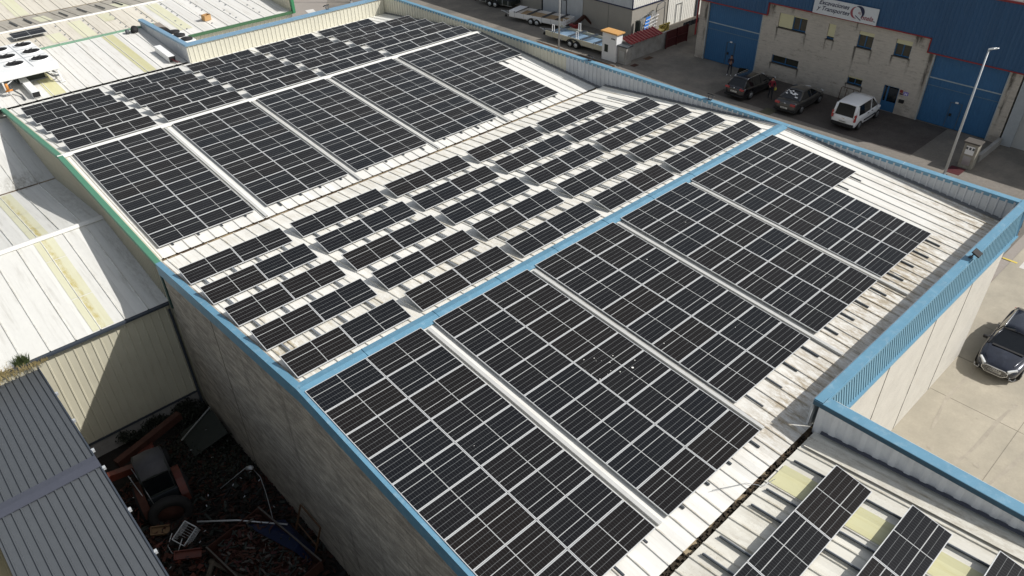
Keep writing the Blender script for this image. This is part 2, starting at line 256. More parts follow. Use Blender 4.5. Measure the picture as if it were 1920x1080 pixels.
# ---------------------------------------------------------------- mesh tools
class MB:
    def __init__(s): s.v = []; s.f = []; s.mi = []; s.sm = []
    def add(s, vs, fs, mi=0, smooth=False):
        o = len(s.v); s.v += [tuple(v) for v in vs]
        for f in fs: s.f.append([i + o for i in f]); s.mi.append(mi); s.sm.append(smooth)
        return s
    def box(s, x0, x1, y0, y1, z0, z1, mi=0, mtx=None):
        vs = [Vector((x, y, z)) for z in (z0, z1) for y in (y0, y1) for x in (x0, x1)]
        if mtx: vs = [mtx @ v for v in vs]
        return s.add(vs, [(0, 2, 3, 1), (4, 5, 7, 6), (0, 1, 5, 4), (2, 6, 7, 3), (0, 4, 6, 2), (1, 3, 7, 5)], mi)
    def bar(s, a, b, w, h, up=(0, 0, 1), mi=0):
        a, b = Vector(a), Vector(b); d = (b - a); L = d.length; d.normalize(); u = Vector(up); r = d.cross(u)
        if r.length < 1e-4: r = d.cross(Vector((1, 0, 0)))
        r.normalize(); u = r.cross(d)
        vs = [p + r * i * w / 2 + u * j * h / 2 for p in (a, b) for i, j in ((-1, -1), (1, -1), (1, 1), (-1, 1))]
        return s.add(vs, [(0, 3, 2, 1), (4, 5, 6, 7), (0, 1, 5, 4), (1, 2, 6, 5), (2, 3, 7, 6), (3, 0, 4, 7)], mi)
    def tube(s, pts, r, n=8, mi=0, cap=True, r2=None):
        pts = [Vector(p) for p in pts]; rings = []
        for i, p in enumerate(pts):
            d = (pts[min(i + 1, len(pts) - 1)] - pts[max(i - 1, 0)]).normalized()
            a = d.cross(Vector((0, 0, 1)));
            if a.length < 1e-3: a = Vector((1, 0, 0))
            a.normalize(); b = d.cross(a); rr = r if r2 is None else r + (r2 - r) * i / (len(pts) - 1)
            rings.append([p + a * math.cos(2 * math.pi * k / n) * rr + b * math.sin(2 * math.pi * k / n) * rr for k in range(n)])
        vs = [v for q in rings for v in q]; fs = [(i * n + k, i * n + (k + 1) % n, (i + 1) * n + (k + 1) % n, (i + 1) * n + k) for i in range(len(pts) - 1) for k in range(n)]
        if cap: fs += [tuple(range(n)), tuple(range((len(pts) - 1) * n, len(pts) * n))]
        return s.add(vs, fs, mi, True)
    def prism(s, poly, axis, a, b, mi=0):
        n = len(poly)
        def P(p, c): return {'x': (c, p[0], p[1]), 'y': (p[0], c, p[1]), 'z': (p[0], p[1], c)}[axis]
        vs = [P(p, a) for p in poly] + [P(p, b) for p in poly]
        return s.add(vs, [tuple(range(n)), tuple(range(n, 2 * n))] + [(i, (i + 1) % n, (i + 1) % n + n, i + n) for i in range(n)], mi)
    def corr(s, p0, U, V, N, L, pitch, depth, wd, lo=None, hi=None, off=0., mi=0):
        """ribbed sheet: profile along U, extruded along V from lo(u) to hi(u)"""
        p0, U, V, N = Vector(p0), Vector(U), Vector(V), Vector(N); us = [(0, 0)]; k = off
        while k < L:
            for q, h in ((-wd / 2, 0), (-wd / 4, depth), (wd / 4, depth), (wd / 2, 0)):
                if 0 < k + q < L: us.append((k + q, h))
            k += pitch
        us.append((L, 0)); vs = []
        for u, h in us:
            vs += [p0 + U * u + N * h + V * lo(u), p0 + U * u + N * h + V * hi(u)]
        return s.add(vs, [(2 * i, 2 * i + 2, 2 * i + 3, 2 * i + 1) for i in range(len(us) - 1)], mi)
    def build(s, name, mats, parent=None, bevel=0, local=None, link=True):
        me = bpy.data.meshes.new(name); me.from_pydata(s.v, [], s.f)
        if not isinstance(mats, (list, tuple)): mats = [mats]
        for m in mats: me.materials.append(M[m] if isinstance(m, str) else m)
        for p, i, q in zip(me.polygons, s.mi, s.sm): p.material_index = i; p.use_smooth = q
        bm = bmesh.new(); bm.from_mesh(me); bmesh.ops.recalc_face_normals(bm, faces=bm.faces); bm.to_mesh(me); bm.free()
        o = bpy.data.objects.new(name, me); COL.objects.link(o)
        if parent: o.parent = parent
        if bevel: b = o.modifiers.new('bevel', 'BEVEL'); b.width = bevel; b.segments = 2; b.limit_method = 'ANGLE'
        return o
def tag(o, label=None, cat=None, group=None, kind=None):
    if label: o['label'] = label
    if cat: o['category'] = cat
    if group: o['group'] = group
    if kind: o['kind'] = kind
    return o
def thing(name, label, cat, loc=(0, 0, 0), rz=0, group=None):
    o = bpy.data.objects.new(name, None); o.empty_display_size = .3; COL.objects.link(o); o.location = loc; o.rotation_euler = (0, 0, rz)
    return tag(o, label, cat, group)
def struct(o): o['kind'] = 'structure'; return o
def slope(y): return None
ORD = ['first', 'second', 'third', 'fourth', 'fifth', 'sixth']
G = -7.2; GY = -9.8
# ---------------------------------------------------------------- ground, roads
b = MB(); b.add([(3.3, -200, G - .02), (400, -200, G - .02), (400, 400, G - .02), (3.3, 400, G - .02)], [(0, 1, 2, 3)]); struct(b.build('ground', 'parking'))
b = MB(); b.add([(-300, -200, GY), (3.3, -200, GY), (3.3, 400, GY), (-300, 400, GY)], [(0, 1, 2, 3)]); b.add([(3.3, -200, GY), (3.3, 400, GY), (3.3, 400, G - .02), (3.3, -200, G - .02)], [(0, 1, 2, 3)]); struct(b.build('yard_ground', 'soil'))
b = MB(); b.add([(14.4, -60, G), (46, -60, G), (46, -10.4, G), (14.4, -10.4, G)], [(0, 1, 2, 3)]); struct(b.build('concrete_yard', 'concrete'))
b = MB()
for x in (20.5, 26.4, 32.6, 38.5): b.box(x, x + .018, -60, -11.6, G + .002, G + .006)
for y in (-15.2, -18.6): b.box(14.6, 46, y, y + .018, G + .002, G + .006)
for x, y0 in ((29.45, -11.9),): b.box(x, x + .05, -13.2, -11.62, G + .002, G + .007)
struct(b.build('yard_joint', 'joint'))
rd = random.Random(5); b = MB()
for x0, y0, a0, L_ in ((19, -13.6, -.12, 9), (19.2, -15.0, -.12, 10), (24, -12.6, .05, 7), (33.5, -12.2, 0, 10), (33.5, -13.9, 0, 10)):
    pts_ = [Vector((x0 + L_ * k / 12, y0 + a0 * L_ * k / 12 + .1 * math.sin(k * .7 + x0), G + .007)) for k in range(13)]
    vs = [];
    for p in pts_: w2 = rd.uniform(.04, .09); vs += [p + Vector((0, -w2, 0)), p + Vector((0, w2, 0))]
    b.add(vs, [(2 * k, 2 * k + 2, 2 * k + 3, 2 * k + 1) for k in range(12)])
for k in range(16):
    x, y, q = rd.uniform(18, 36), rd.uniform(-17, -12), rd.uniform(.03, .14); b.add([(x + math.cos(a) * q * rd.uniform(.6, 1.3), y + math.sin(a) * q * rd.uniform(.6, 1.3), G + .0085) for a in [i * .785 for i in range(8)]], [tuple(range(8))])
o = b.build('yard_stain', mat('yard_stain', (.345, .31, .25), .8, var=.2, sc=3)); struct(o)
b = MB(); b.add([(31, -9.9, G + .004), (46.4, -9.9, G + .004), (46.4, 70, G + .004), (31, 48, G + .004)], [(0, 1, 2, 3)]); struct(b.build('road', 'asphalt'))
b = MB(); b.add([(46.4, -60, G + .008), (80, -60, G + .008), (80, 70, G + .008), (46.4, 70, G + .008)], [(0, 1, 2, 3)]); struct(b.build('forecourt', 'asphalt'))
b = MB(); b.box(46.4, 48.2, -60, 24.6, G - .1, G + .05); struct(b.build('pavement', 'pave', bevel=.02))
b = MB()
for k in range(40): b.box(46.42, 48.18, -16 + k, -15.97 + k, G + .05, G + .054)
b.box(47.3, 47.33, -20, 24.6, G + .05, G + .0545); struct(b.build('pavement_joint', 'joint'))
b = MB(); b.box(46.2, 46.398, -60, 48, G - .1, G + .06); struct(b.build('kerb', 'kerbstone'))
b = MB(); b.add([(48.35, -.9, G + .016), (54.5, -.9, G + .016), (54.5, 15.1, G + .016), (48.35, 15.1, G + .016)], [(0, 1, 2, 3)]); struct(b.build('parking_pavers', 'pavers'))
b = MB()
b.add([(36.4, 57.9, G), (37.2, 57.6, G), (38., 60.4, G), (37.1, 60.6, G)], [(0, 1, 2, 3)]); b.add([(43.5, 57.6, G), (44.3, 57.4, G), (45.2, 60, G), (44.4, 60.2, G)], [(0, 1, 2, 3)])
b.box(39.2, 42, -13.4, -10.9, G + .004, G + .006)
struct(b.build('road_marking', 'whitepaint'))
b = MB(); b.box(39.5, 39.65, -10.7, -9.95, G + .008, G + .011); struct(b.build('yellow_marking', 'yellowpaint'))
# ---------------------------------------------------------------- main warehouse
S = .0884
YR2, ZR2 = .25, -.10; YV1 = 12.5; YR1, ZR1 = 24.3, -.44; YV0 = 36.3; YV2 = -11.3; YR3 = -23.3
XL, XR = 3.15, 31.45
zA = lambda y: ZR2 - S * (YR2 - y); zT = lambda y: ZR2 - S * (y - YR2)
zB = lambda y: ZR1 - .086 * (YR1 - y); zD = lambda y: ZR1 - S * (y - YR1)
zV2 = zA(YV2); zN = lambda y: zV2 + S * (YV2 - y)
wh = thing('warehouse', 'large warehouse with blue-capped parapets whose gabled white roofs carry the solar panels', 'warehouse')
def roofslope(parent, name, m, x0, x1, ya, za, yb, zb, pitch=.6, depth=.038, wd=.085, off=.3, gap=.0):
    d = Vector((0, yb - ya, zb - za)); L = d.length; d.normalize(); n = Vector((1, 0, 0)).cross(d)
    if n.z < 0: n = -n
    return MB().corr((x0, ya, za), (1, 0, 0), d, n, x1 - x0, pitch, depth, wd, lo=lambda u: gap, hi=lambda u: L, off=off).build(name, m, parent)
def gablez(y):
    if y < YV2: return zN(y)
    if y < YR2: return zA(y)
    if y < YV1: return zT(y)
    if y < YR1: return zB(y)
    return zD(y)
# roofs (valley gutters left open 0.13 m each side)
roofslope(wh, 'roof_slope', 'roof_front', XL + .2, XR, YV2 + .09, zA(YV2 + .09), YR2, ZR2, off=.24)
roofslope(wh, 'roof_slope', 'roof_mid', XL + .2, XR, YV1 - .12, zT(YV1 - .12), YR2, ZR2, off=.24)
roofslope(wh, 'roof_slope', 'roof_back', XL + .2, XR, YV1 + .48, zB(YV1 + .48), YR1, ZR1, off=.24)
roofslope(wh, 'roof_slope', 'roof_back', XL + .2, XR, YV0, zD(YV0), YR1, ZR1, off=.24)
roofslope(wh, 'roof_slope', 'roof_near', XL + .2, 14.25, YV2 - .11, zN(YV2 - .11), YR3, zN(YR3), off=.24)
roofslope(wh, 'roof_slope', 'roof_near', XL + .2, 14.25, YR3 - 11.5, zN(YR3) - 1.0, YR3, zN(YR3), off=.24)
# skylight sheets on the near slope
b = MB()
def onN(y, h): return zN(y) + h
for x0, x1 in ((11.42, 12.3), ): 
    b.add([(x0, YV2 - .2, onN(YV2 - .2, .045)), (x1, YV2 - .2, onN(YV2 - .2, .045)), (x1, YR3, onN(YR3, .045)), (x0, YR3, onN(YR3, .045))], [(0, 1, 2, 3)])
b.build('skylight', 'skylight', wh)
# gutters
b = MB(); b.box(XL + .2, XR, YV1 - .2, YV1 + .7, -1.75, -1.50); b.build('gutter', 'gutter_dirt', wh)
b = MB(); b.box(XL + .2, XR, YV2 - .2, YV2 + .2, -1.5, -1.27); go_ = b.build('gutter', 'gutter_dirt', wh)
rd = random.Random(8); b = MB()
for k in range(260): x = rd.uniform(3.4, 14.2); y = YV2 + rd.uniform(-.1, .1); q = rd.uniform(.02, .07); b.box(x - q, x + q, y - .03, y + .03, -1.27, -1.27 + rd.uniform(.01, .12))
o = b.build('gutter_debris', 'gutter_mud', go_); o['kind'] = 'stuff'
b = MB(); b.box(XL + .2, XR, YV0, YV0 + .25, -1.85, -1.6); b.build('gutter', 'gutter_dirt', wh)
# ridge caps
def ridge(y, z, m, x0, x1, wl=.3, h=.07):
    b = MB(); b.prism([(y - wl, z - S * wl + .03), (y - wl, z - S * wl + .055), (y, z + h + .02), (y + wl, z - S * wl + .055), (y + wl, z - S * wl + .03), (y, z + h - .02)], 'x', x0, x1)
    return b.build('ridge_cap', m, wh)
ridge(YR2, ZR2 + .02, 'blue_trim', XL, XR - .05)
ridge(YR1, ZR1 + .02, 'white_trim', XL - .1, XR - .05, .26)
# joints of the blue ridge cap: narrow overlapped seams
for k in range(9):
    x = 5.6 + 3 * k; b = MB(); b.bar((x, YR2 - .3, ZR2 + .055), (x, YR2 + .01, ZR2 + .113), .02, .012); b.bar((x, YR2 + .01, ZR2 + .113), (x + .05, YR2 + .3, ZR2 + .055), .02, .012); b.build('cap_seam', 'blue_seam', wh)
# left gable walls
pts = [(-36, GY), (12.3, GY)] + [(y, gablez(y) + .06) for y in (12.3, YR2, YV2)] + [(YR3, zN(YR3) + .06), (-36, zN(YR3) - 1.1)]
MB().prism(pts, 'x', XL, XL + .22).build('side_wall', 'bigwall', wh)
pts = [(12.3, GY), (YV0 + .3, GY)] + [(y, gablez(y) + .06) for y in (YV0 + .3, YR1, 12.3)]
MB().prism(pts, 'x', XL + .06, XL + .22).build('side_wall', 'cream', wh)
bb = MB(); bb.corr((XL + .06, 12.3, 0), (0, 1, 0), (0, 0, 1), (-1, 0, 0), YV0 + .3 - 12.3, .3, .025, .1, lo=lambda u: -4.2, hi=lambda u: gablez(12.3 + u) + .05, off=.1); bb.build('side_cladding', 'cream', wh)
# seams of the big wall panels
for y in (7.4,): MB().box(XL - .012, XL, y, y + .05, GY, gablez(y) - .35).build('panel_joint', 'joint', wh)
def edgecap(ys, m, zoff=.1, x0=XL - .10, x1=XL + .14, drop=.56, face='blue_trim'):
    b = MB(); n = len(ys)
    for i in range(n - 1):
        y0, y1 = ys[i], ys[i + 1]; z0, z1 = gablez(y0) + zoff, gablez(y1) + zoff
        vs = []
        for (y, z) in ((y0, z0), (y1, z1)): vs += [(x0, y, z), (x1, y, z), (x0, y, z - drop), (x1, y, z - .08), (x0 + .03, y, z - drop)]
        b.add(vs, [(0, 1, 6, 5), (0, 5, 7, 2), (1, 3, 8, 6), (2, 7, 9, 4)])
    return b.build('edge_cap', m, wh)
edgecap([12.25, YR2, YV2], 'blue_trim'); edgecap([YV2, YR3], 'blue_trim')
edgecap([YV0 + .3, YR1, 12.25], 'green_trim', drop=.2)
# dark corner flashing where green wall meets the big wall
MB().box(XL - .06, XL + .05, 12.22, 12.42, -3.45, gablez(12.3) + .05).build('corner_flashing', mat('dark_green', (.02, .06, .05), .5), wh)
# right parapet (cream behind, grey-white in front)
ZC = -.05
def parapet(y0, y1, m, ztop=ZC):
    b = MB(); b.corr((XR, y0, 0), (0, 1, 0), (0, 0, 1), (-1, 0, 0), y1 - y0, .33, .055, .12, lo=lambda u: gablez(y0 + u) - .2, hi=lambda u: ztop - .02, off=.1); return b.build('parapet', m, wh)
parapet(-11.0, 15.8, 'greywhite'); parapet(15.8, YV0 + .0, 'cream_pale')
b = MB(); b.box(XR + .04, XR + .22, -11.0, YV0, -2.3, ZC - .03); b.build('parapet_back', 'precast', wh)
b = MB(); b.box(XR + .0, XR + .28, -11.49, YV0 - .05, ZC - .02, ZC + .03); b.box(XR - .03, XR + .0, -11.05, YV0 - .4, ZC - .14, ZC + .028); b.box(XR + .28, XR + .31, -11.5, YV0 - .05, ZC - .25, ZC + .028)
b.build('parapet_cap', 'blue_trim', wh)
b = MB()
for y in (-6, 0, 6, 12, 18, 24, 30): b.box(XR - .002, XR + .282, y, y + .025, ZC + .03, ZC + .036)
b.build('cap_joint', 'light_trim', wh)
b = MB()    # dark flashing strip at the foot of the right parapet
ysl = [-11.0, YR2, YV1 - .1, YV1 + .1, YR1, YV0]
for i in range(5):
    y0, y1 = ysl[i], ysl[i + 1]
    if i == 2: continue
    b.add([(XR - .22, y0, gablez(y0) + .05), (XR - .02, y0, gablez(y0) + .09), (XR - .02, y1, gablez(y1) + .09), (XR - .22, y1, gablez(y1) + .05)], [(0, 1, 2, 3)])
b.build('flashing', mat('flash_grey', (.16, .165, .17), .6), wh)
# rear parapet facing the camera, x 15 -> XR, and its return going away along x = 14.9
YP = 36.15; ZP = -.20
MB().corr((14.95, YP, 0), (1, 0, 0), (0, 0, 1), (0, -1, 0), XR - 14.95, .33, .035, .11, lo=lambda u: -1.6, hi=lambda u: ZP, off=.15).build('parapet', 'cream_pale', wh)
MB().corr((14.95, YP, 0), (0, 1, 0), (0, 0, 1), (-1, 0, 0), 8.2, .33, .035, .13, lo=lambda u: -1.6, hi=lambda u: ZP, off=.15).build('parapet', 'greywhite', wh)
b = MB(); b.box(14.97, XR, YP + .03, YP + .2, -2.2, ZP); b.box(14.98, 15.15, YP + .2, YP + 8.2, -2.2, ZP); b.build('parapet_back', 'cream_pale', wh)
b = MB(); b.box(14.87, XR + .33, YP - .08, YP + .26, ZP, ZP + .05); b.box(14.87, 15.2, YP + .26, YP + 8.3, ZP, ZP + .05); b.box(14.9, XR, YP - .10, YP - .08, ZP - .1, ZP + .048); b.box(14.85, 14.87, YP - .08, YP + 8.3, ZP - .1, ZP + .048); b.box(14.93, 15.18, YP + 8.2, YP + 8.3, -1.0, ZP); b.build('parapet_cap', mat('blue_trim_pale', (.18, .31, .43), .45), wh)
# back and right outer walls down to the ground
b = MB(); b.box(15, 31.6, YP + .2, YP + .4, G, -2.2); b.build('outer_wall', 'precast', wh)
MB().box(29.55, 29.75, -11.3, 36.3, G, -1.9).build('outer_wall', 'precast', wh)
b = MB(); b.box(29.5, XR + .3, -11.35, 36.3, -2.28, -2.2); b.build('fascia_soffit', 'blue_trim', wh)
# louvre parapet facing the yard, at the end of the front slope
X1 = 14.25
b = MB(); b.box(X1, XR + .28, -11.38, -11.12, .0, .05); b.box(X1, XR + .28, -11.12, -11.10, -.12, .048); b.build('parapet_cap', 'blue_trim', wh)
b = MB(); b.prism([(-11.30, -.02), (-11.30, -1.06), (-11.50, -1.06), (-11.345, -.02)], 'x', 14.72, 31.45); b.build('louvre_back', mat('louvre_dark', (.010, .035, .06), .6), wh)
b = MB(); b.box(14.6, 30.6, -11.66, -11.3, -1.16, -1.08); b.box(14.6, 31.5, -11.42, -11.36, -.12, -.002); b.bar((31.45, -11.38, -.05), (30.55, -11.58, -1.1), .08, .06); b.bar((14.66, -11.38, -.05), (14.68, -11.6, -1.1), .12, .06); b.build('louvre_frame', 'blue_trim', wh)
b = MB(); n = int((31.2 - 14.85) / .165)
for k in range(n):
    x = 14.85 + k * .165; q = Vector((x, -11.375, -.12)); e = Vector((x - max(0, x - 30.4), -11.58, -1.08)); o1 = Vector((.125, .012, 0)); o2 = Vector((0, .04, 0))
    vs = [q, q + o1, q + o1 + o2, q + o2, e, e + o1, e + o1 + o2, e + o2]; b.add(vs, [(0, 1, 5, 4), (1, 2, 6, 5), (2, 3, 7, 6), (3, 0, 4, 7)])
b.build('louvre_blade', 'blue_louvre', wh)
b = MB(); b.box(X1, XR, -11.12, -11.06, -1.35, 0); b.build('louvre_inner', 'greywhite', wh)
MB().box(14.66, 29.55, -11.58, -11.36, G, -1.16).build('front_wall', 'precast', wh)
for x in (19.05, 22.85, 26.2): 
    b = MB(); q_ = [(x + .012 * math.sin(z_ * 9 + x), -11.584, G + z_ * .5) for z_ in range(13)]
    for a_, c_ in zip(q_, q_[1:]): b.bar(a_, c_, .045 + .02 * math.sin(a_[2] * 7), .01, up=(0, 1, 0))
    b.build('panel_joint', 'stone_sill', wh)
# near right parapet (x = X1) running toward the camera
b = MB(); b.corr((X1, -40, 0), (0, 1, 0), (0, 0, 1), (-1, 0, 0), 28.7, .45, .055, .3, lo=lambda u: min(zN(-40 + u), .2) - .1 if -40 + u > YR3 else -1.6, hi=lambda u: .02, off=.2); b.build('parapet', 'palegrey', wh)
b = MB(); b.box(X1 + .02, X1 + .4, -40, -11.6, G, .02); b.build('outer_wall', 'precast', wh)
b = MB(); b.box(X1 - .07, X1 + .33, -40, -11.401, .02, .07); b.build('parapet_cap', 'blue_trim', wh)
b = MB(); b.box(X1 - .09, X1 - .07, -40, -11.12, -.1, .065); b.build('cap_drip', mat('blue_dark', (.02, .08, .13), .5), wh)
b = MB(); b.add([(X1 - .14, YV2 - .3, onN(YV2 - .3, .085)), (X1 - .04, YV2 - .3, onN(YV2 - .3, .14)), (X1 - .04, YR3, onN(YR3, .14)), (X1 - .14, YR3, onN(YR3, .085))], [(0, 1, 2, 3)])
b.build('flashing', 'dark_flash', wh)
b = MB(); b.add([(X1 - .9, YV2 - .2, onN(YV2 - .2, .07)), (X1 - .28, YV2 - .2, onN(YV2 - .2, .07)), (X1 - .28, YR3, onN(YR3, .07)), (X1 - .9, YR3, onN(YR3, .07))], [(0, 1, 2, 3)]); b.build('edge_sheet', 'roof_near', wh)
# ---------------------------------------------------------------- solar panels
PX = 2.2806; PY = 1.154
def panel_meshes():
    g = MB(); g.box(-PW / 2 + .012, PW / 2 - .012, -PH / 2 + .012, PH / 2 - .012, -.028, 0)
    og = g.build('solar_panel', 'pv')
    f = MB(); t = .021; z0, z1 = -.033, .004
    f.box(-PW / 2, PW / 2, -PH / 2, -PH / 2 + t, z0, z1).box(-PW / 2, PW / 2, PH / 2 - t, PH / 2, z0, z1).box(-PW / 2, -PW / 2 + t, -PH / 2 + t, PH / 2 - t, z0, z1).box(PW / 2 - t, PW / 2, -PH / 2 + t, PH / 2 - t, z0, z1)
    of = f.build('panel_frame', 'frame'); ma, mb = og.data, of.data
    bpy.data.objects.remove(og); bpy.data.objects.remove(of); return ma, mb
PVM, FRM = panel_meshes()
def panel(parent, x, y, z, tilt, flip):
    o = bpy.data.objects.new('solar_panel', PVM); COL.objects.link(o); o.parent = parent; o.location = (x, y, z); o.rotation_euler = (tilt, 0, math.pi if flip else 0) if not flip else (-tilt, 0, math.pi)
    f = bpy.data.objects.new('panel_frame', FRM); COL.objects.link(f); f.parent = o
    return o
THA, THB = math.atan(S), math.atan(.086)
def flush(x0, y0, z0, th, cols, rows, label, group, extra=0):
    a = thing('solar_array', label, 'solar array', (x0, y0, z0), 0, group)
    for i in range(cols + (1 if extra else 0)):
        for j in range(rows if i < cols else extra):
            d = (j + .5) * PY
            panel(a, (i + .5) * PX, -d * math.cos(th), -d * math.sin(th), th, i % 2)
    L = rows * PY
    dv = Vector((0, -math.cos(th), -math.sin(th)))
    for i in range(cols):
        for fx in (.26, .78):
            b = MB(); ex = .55 if cols < 9 else .1
            p = Vector(((i + fx) * PX, 0, -.085)); b.bar(p, p + dv * (L + (random.choice((.5, .58, .62)) if x0 > 12 and rows == 8 else random.choice((.1, .1, .14, .3)))), .06, .05)
            b.build('mounting_rail', 'rail_dark', a)
    if extra:
        for fx in (.26, .78):
            p = Vector(((cols + fx) * PX, 0, -.085)); MB().bar(p, p + dv * (extra * PY + .5), .045, .05).build('mounting_rail', 'rail_dark', a)
    return a
XA = [3.188, 8.27, 13.232, 18.259, 23.146]; XB = [3.729, 8.90, 13.943, 19.02, 24.127]
for k in range(5):
    flush(XA[k], 0.02, .005, THA, 2, 9 if k < 2 else 8, 'flush block of dark solar panels below the blue ridge, %s block from the left' % ORD[k] if k < 4 else 'flush stepped block of dark solar panels below the blue ridge, beside the right parapet', 'flush panel blocks below the blue ridge', 4 if k == 4 else 0)
    flush(XB[k], 24.04, -.329, THB, 2, 9, 'flush block of dark solar panels below the white ridge, %s block from the left' % ORD[k] if k < 4 else 'flush stepped block of dark solar panels below the white ridge, beside the right parapet', 'flush panel blocks below the white ridge', 4 if k == 4 else 0)
def tilted(x0, y0, zr, n, tilt, h, label, group, slope_s, back=.5):
    t = thing('solar_row', label, 'solar panels', (x0, y0, zr), 0, group)
    for i in range(n): panel(t, (i + .5) * PX, .567 * math.cos(tilt), h + .567 * math.sin(tilt), tilt, i % 2)
    W = n * PX - .02; yb = 1.134 * math.cos(tilt); zb = h + 1.134 * math.sin(tilt)
    b = MB(); b.bar((.05, .12, h - .03 + .02), (W - .05, .12, h - .03 + .02), .04, .045); b.bar((.05, yb - .12, zb - .07), (W - .05, yb - .12, zb - .07), .04, .045); b.build('cross_rail', 'rail', t)
    for i in range(n):
        for fx in (.24, .76):
            x = (i + fx) * PX; b = MB()
            b.bar((x, .12, .03), (x, .12, h - .02), .035, .035); b.bar((x, yb - .12, -slope_s * (yb - .12) + .05), (x, yb - .12, zb - .08), .035, .035)
            b.bar((x, .1, .06), (x, yb - .1, -slope_s * (yb - .1) + .09), .035, .035)
            b.build('support_leg', 'rail', t)
    return t
XT = [3.37, 8.39, 13.38, 18.47, 23.48]; XD = [3.72, 8.86, 13.87, 18.88, 23.92]
TT = R(10)
for k in range(5):
    for r in range(5):
        y0 = .76 + r * 2.145; n = 3 if (k == 4 and r < 4) else 2
        tilted(XT[k], y0, zT(y0), n, TT, .11, 'tilted solar panels behind the blue ridge, %s row back, %s block from left' % (ORD[r], ORD[k]), 'tilted panel rows between the dark valley gutter and the blue ridge', S)
        y0 = 24.42 + r * 2.14; n = 3 if (k == 4 and r < 4) else 2
        tilted(XD[k], y0, zD(y0), n, R(9), .18, 'tilted solar panels behind the white ridge, %s row back, %s block from left' % (ORD[r], ORD[k]), 'tilted panel rows behind the white ridge', S)
for q, (y0, nm) in enumerate(((-13.78, 'farthest from the camera'), (-15.9, 'middle one of three'), (-18.03, 'only its corner showing'))):
    tilted(12.92 - 4 * PX + .02, y0, zN(y0), 4, TT, .13, 'tilted solar panels on the near roof past the louvre corner, ' + nm, 'tilted panel rows on the near roof', S)
# rails lying on the roof ribs, running up the slopes under the tilted rows
def roofrails(xs, y0, y1, zf, label, group, rm='rail'):
    t = thing('roof_rails', label, 'mounting rails', (0, 0, 0), 0, group)
    for x in xs:
        b = MB(); b.bar((x, y0, zf(y0) + .075), (x, y1, zf(y1) + .075), .04, .05); b.build('mounting_rail', rm, t)
        b = MB(); b.bar((x + .04, y0, zf(y0) + .055), (x + .04, y1, zf(y1) + .055), .05, .03); b.build('rail_foot', 'rail', t)
for k in range(5):
    roofrails([XT[k] + (i + f) * PX for i in range(2 if k < 4 else 3) for f in (.24, .76)], .9, 10.75, zT, 'aluminium rails under the tilted rows behind the blue ridge, %s block from left' % ORD[k], 'rails under tilted rows')
roofrails([12.92 - (i + f) * PX for i in range(4) for f in (.14, .8)], -21, -11.62, zN, 'dark rails under the tilted rows on the near roof', None, 'rail_dark')
# cable trays between the blocks of the rear slope (white ribbed covers)
for k in range(4):
    b = MB(); x = XB[k] + 2 * PX + .1; b.bar((x + .10, 24.0, zB(24) + .06), (x + .10, 13.0, zB(13) + .06), .13, .08)
    tag(b.build('cable_tray', 'tray'), 'grey cable cover running beside the %s flush block below the white ridge' % ORD[k], 'cable cover', 'cable covers between flush blocks')
for k in range(4):
    b = MB(); x = XA[k] + 2 * PX + .1; b.bar((x + .10, -.15, zA(-.15) + .06), (x + .10, -10.3, zA(-10.3) + .06), .13, .08)
    tag(b.build('cable_tray', 'tray'), 'grey cable cover running beside the %s flush block below the blue ridge' % ORD[k], 'cable cover', 'cable covers between flush blocks')
# black cable between front slope and near roof
tag(MB().tube([(9.9, -10.6, zA(-10.6) + .09), (10.9, -11.1, -1.05), (11.15, -11.5, -1.03), (11.6, -11.6, zN(-11.6) + .08)], .008).build('cable', 'rail'), 'thin grey cable crossing the brown valley gutter near the louvre corner', 'cable')
rd = random.Random(33); b = MB()
for k in range(30):
    x, y = (rd.gauss(11.3, .5), rd.gauss(-5.3, .6)) if k < 14 else (rd.uniform(4, 27), rd.uniform(-8.5, -.5)); q = rd.uniform(.008, .026) if k != 3 else .05; z = .012 - S * abs(y) + .004
    b.add([(x + math.cos(a) * q * rd.uniform(.7, 1.2), y + math.sin(a) * q * rd.uniform(.7, 1.2), z) for a in (0, 1.05, 2.1, 3.14, 4.2, 5.2)], [tuple(range(6))])
tag(b.build('bird_droppings', 'white_trim'), 'white bird droppings specked over the front solar panels', 'droppings', kind='stuff')
# ---------------------------------------------------------------- floodlights on parapets
def flood(loc, rz, label, dark='black'):
    t = thing('floodlight', label, 'floodlight', loc, rz, 'floodlights on the parapet caps')
    MB().box(-.06, .06, -.1, .1, 0, .02).bar((0, -.1, .02), (.1, -.14, .22), .03, .03).bar((0, .1, .02), (.1, .14, .22), .03, .03).build('bracket', 'dark_trim', t)
    m = Matrix.Translation((.16, 0, .26)) @ Matrix.Rotation(R(25), 4, 'Y'); MB().box(-.16, .16, -.2, .2, -.03, .03, mtx=m).build('lamp_housing', dark, t, bevel=.01)
    MB().box(-.14, .14, -.18, .18, -.036, -.031, mtx=m).build('lens', 'galv', t)
flood((XR + .12, 13.9, ZC + .03), 0, 'dark floodlight on the blue parapet cap near the white trailers')
flood((XR + .12, 4.9, ZC + .03), 0, 'floodlight on the blue parapet cap in front of the black car')
flood((26.3, YP + .1, ZP + .05), R(90), 'black floodlight on the rear cream parapet before the parking ground')
flood((25.5, -11.3, .05), R(-90), 'black floodlight on the louvred blue parapet above the yard')
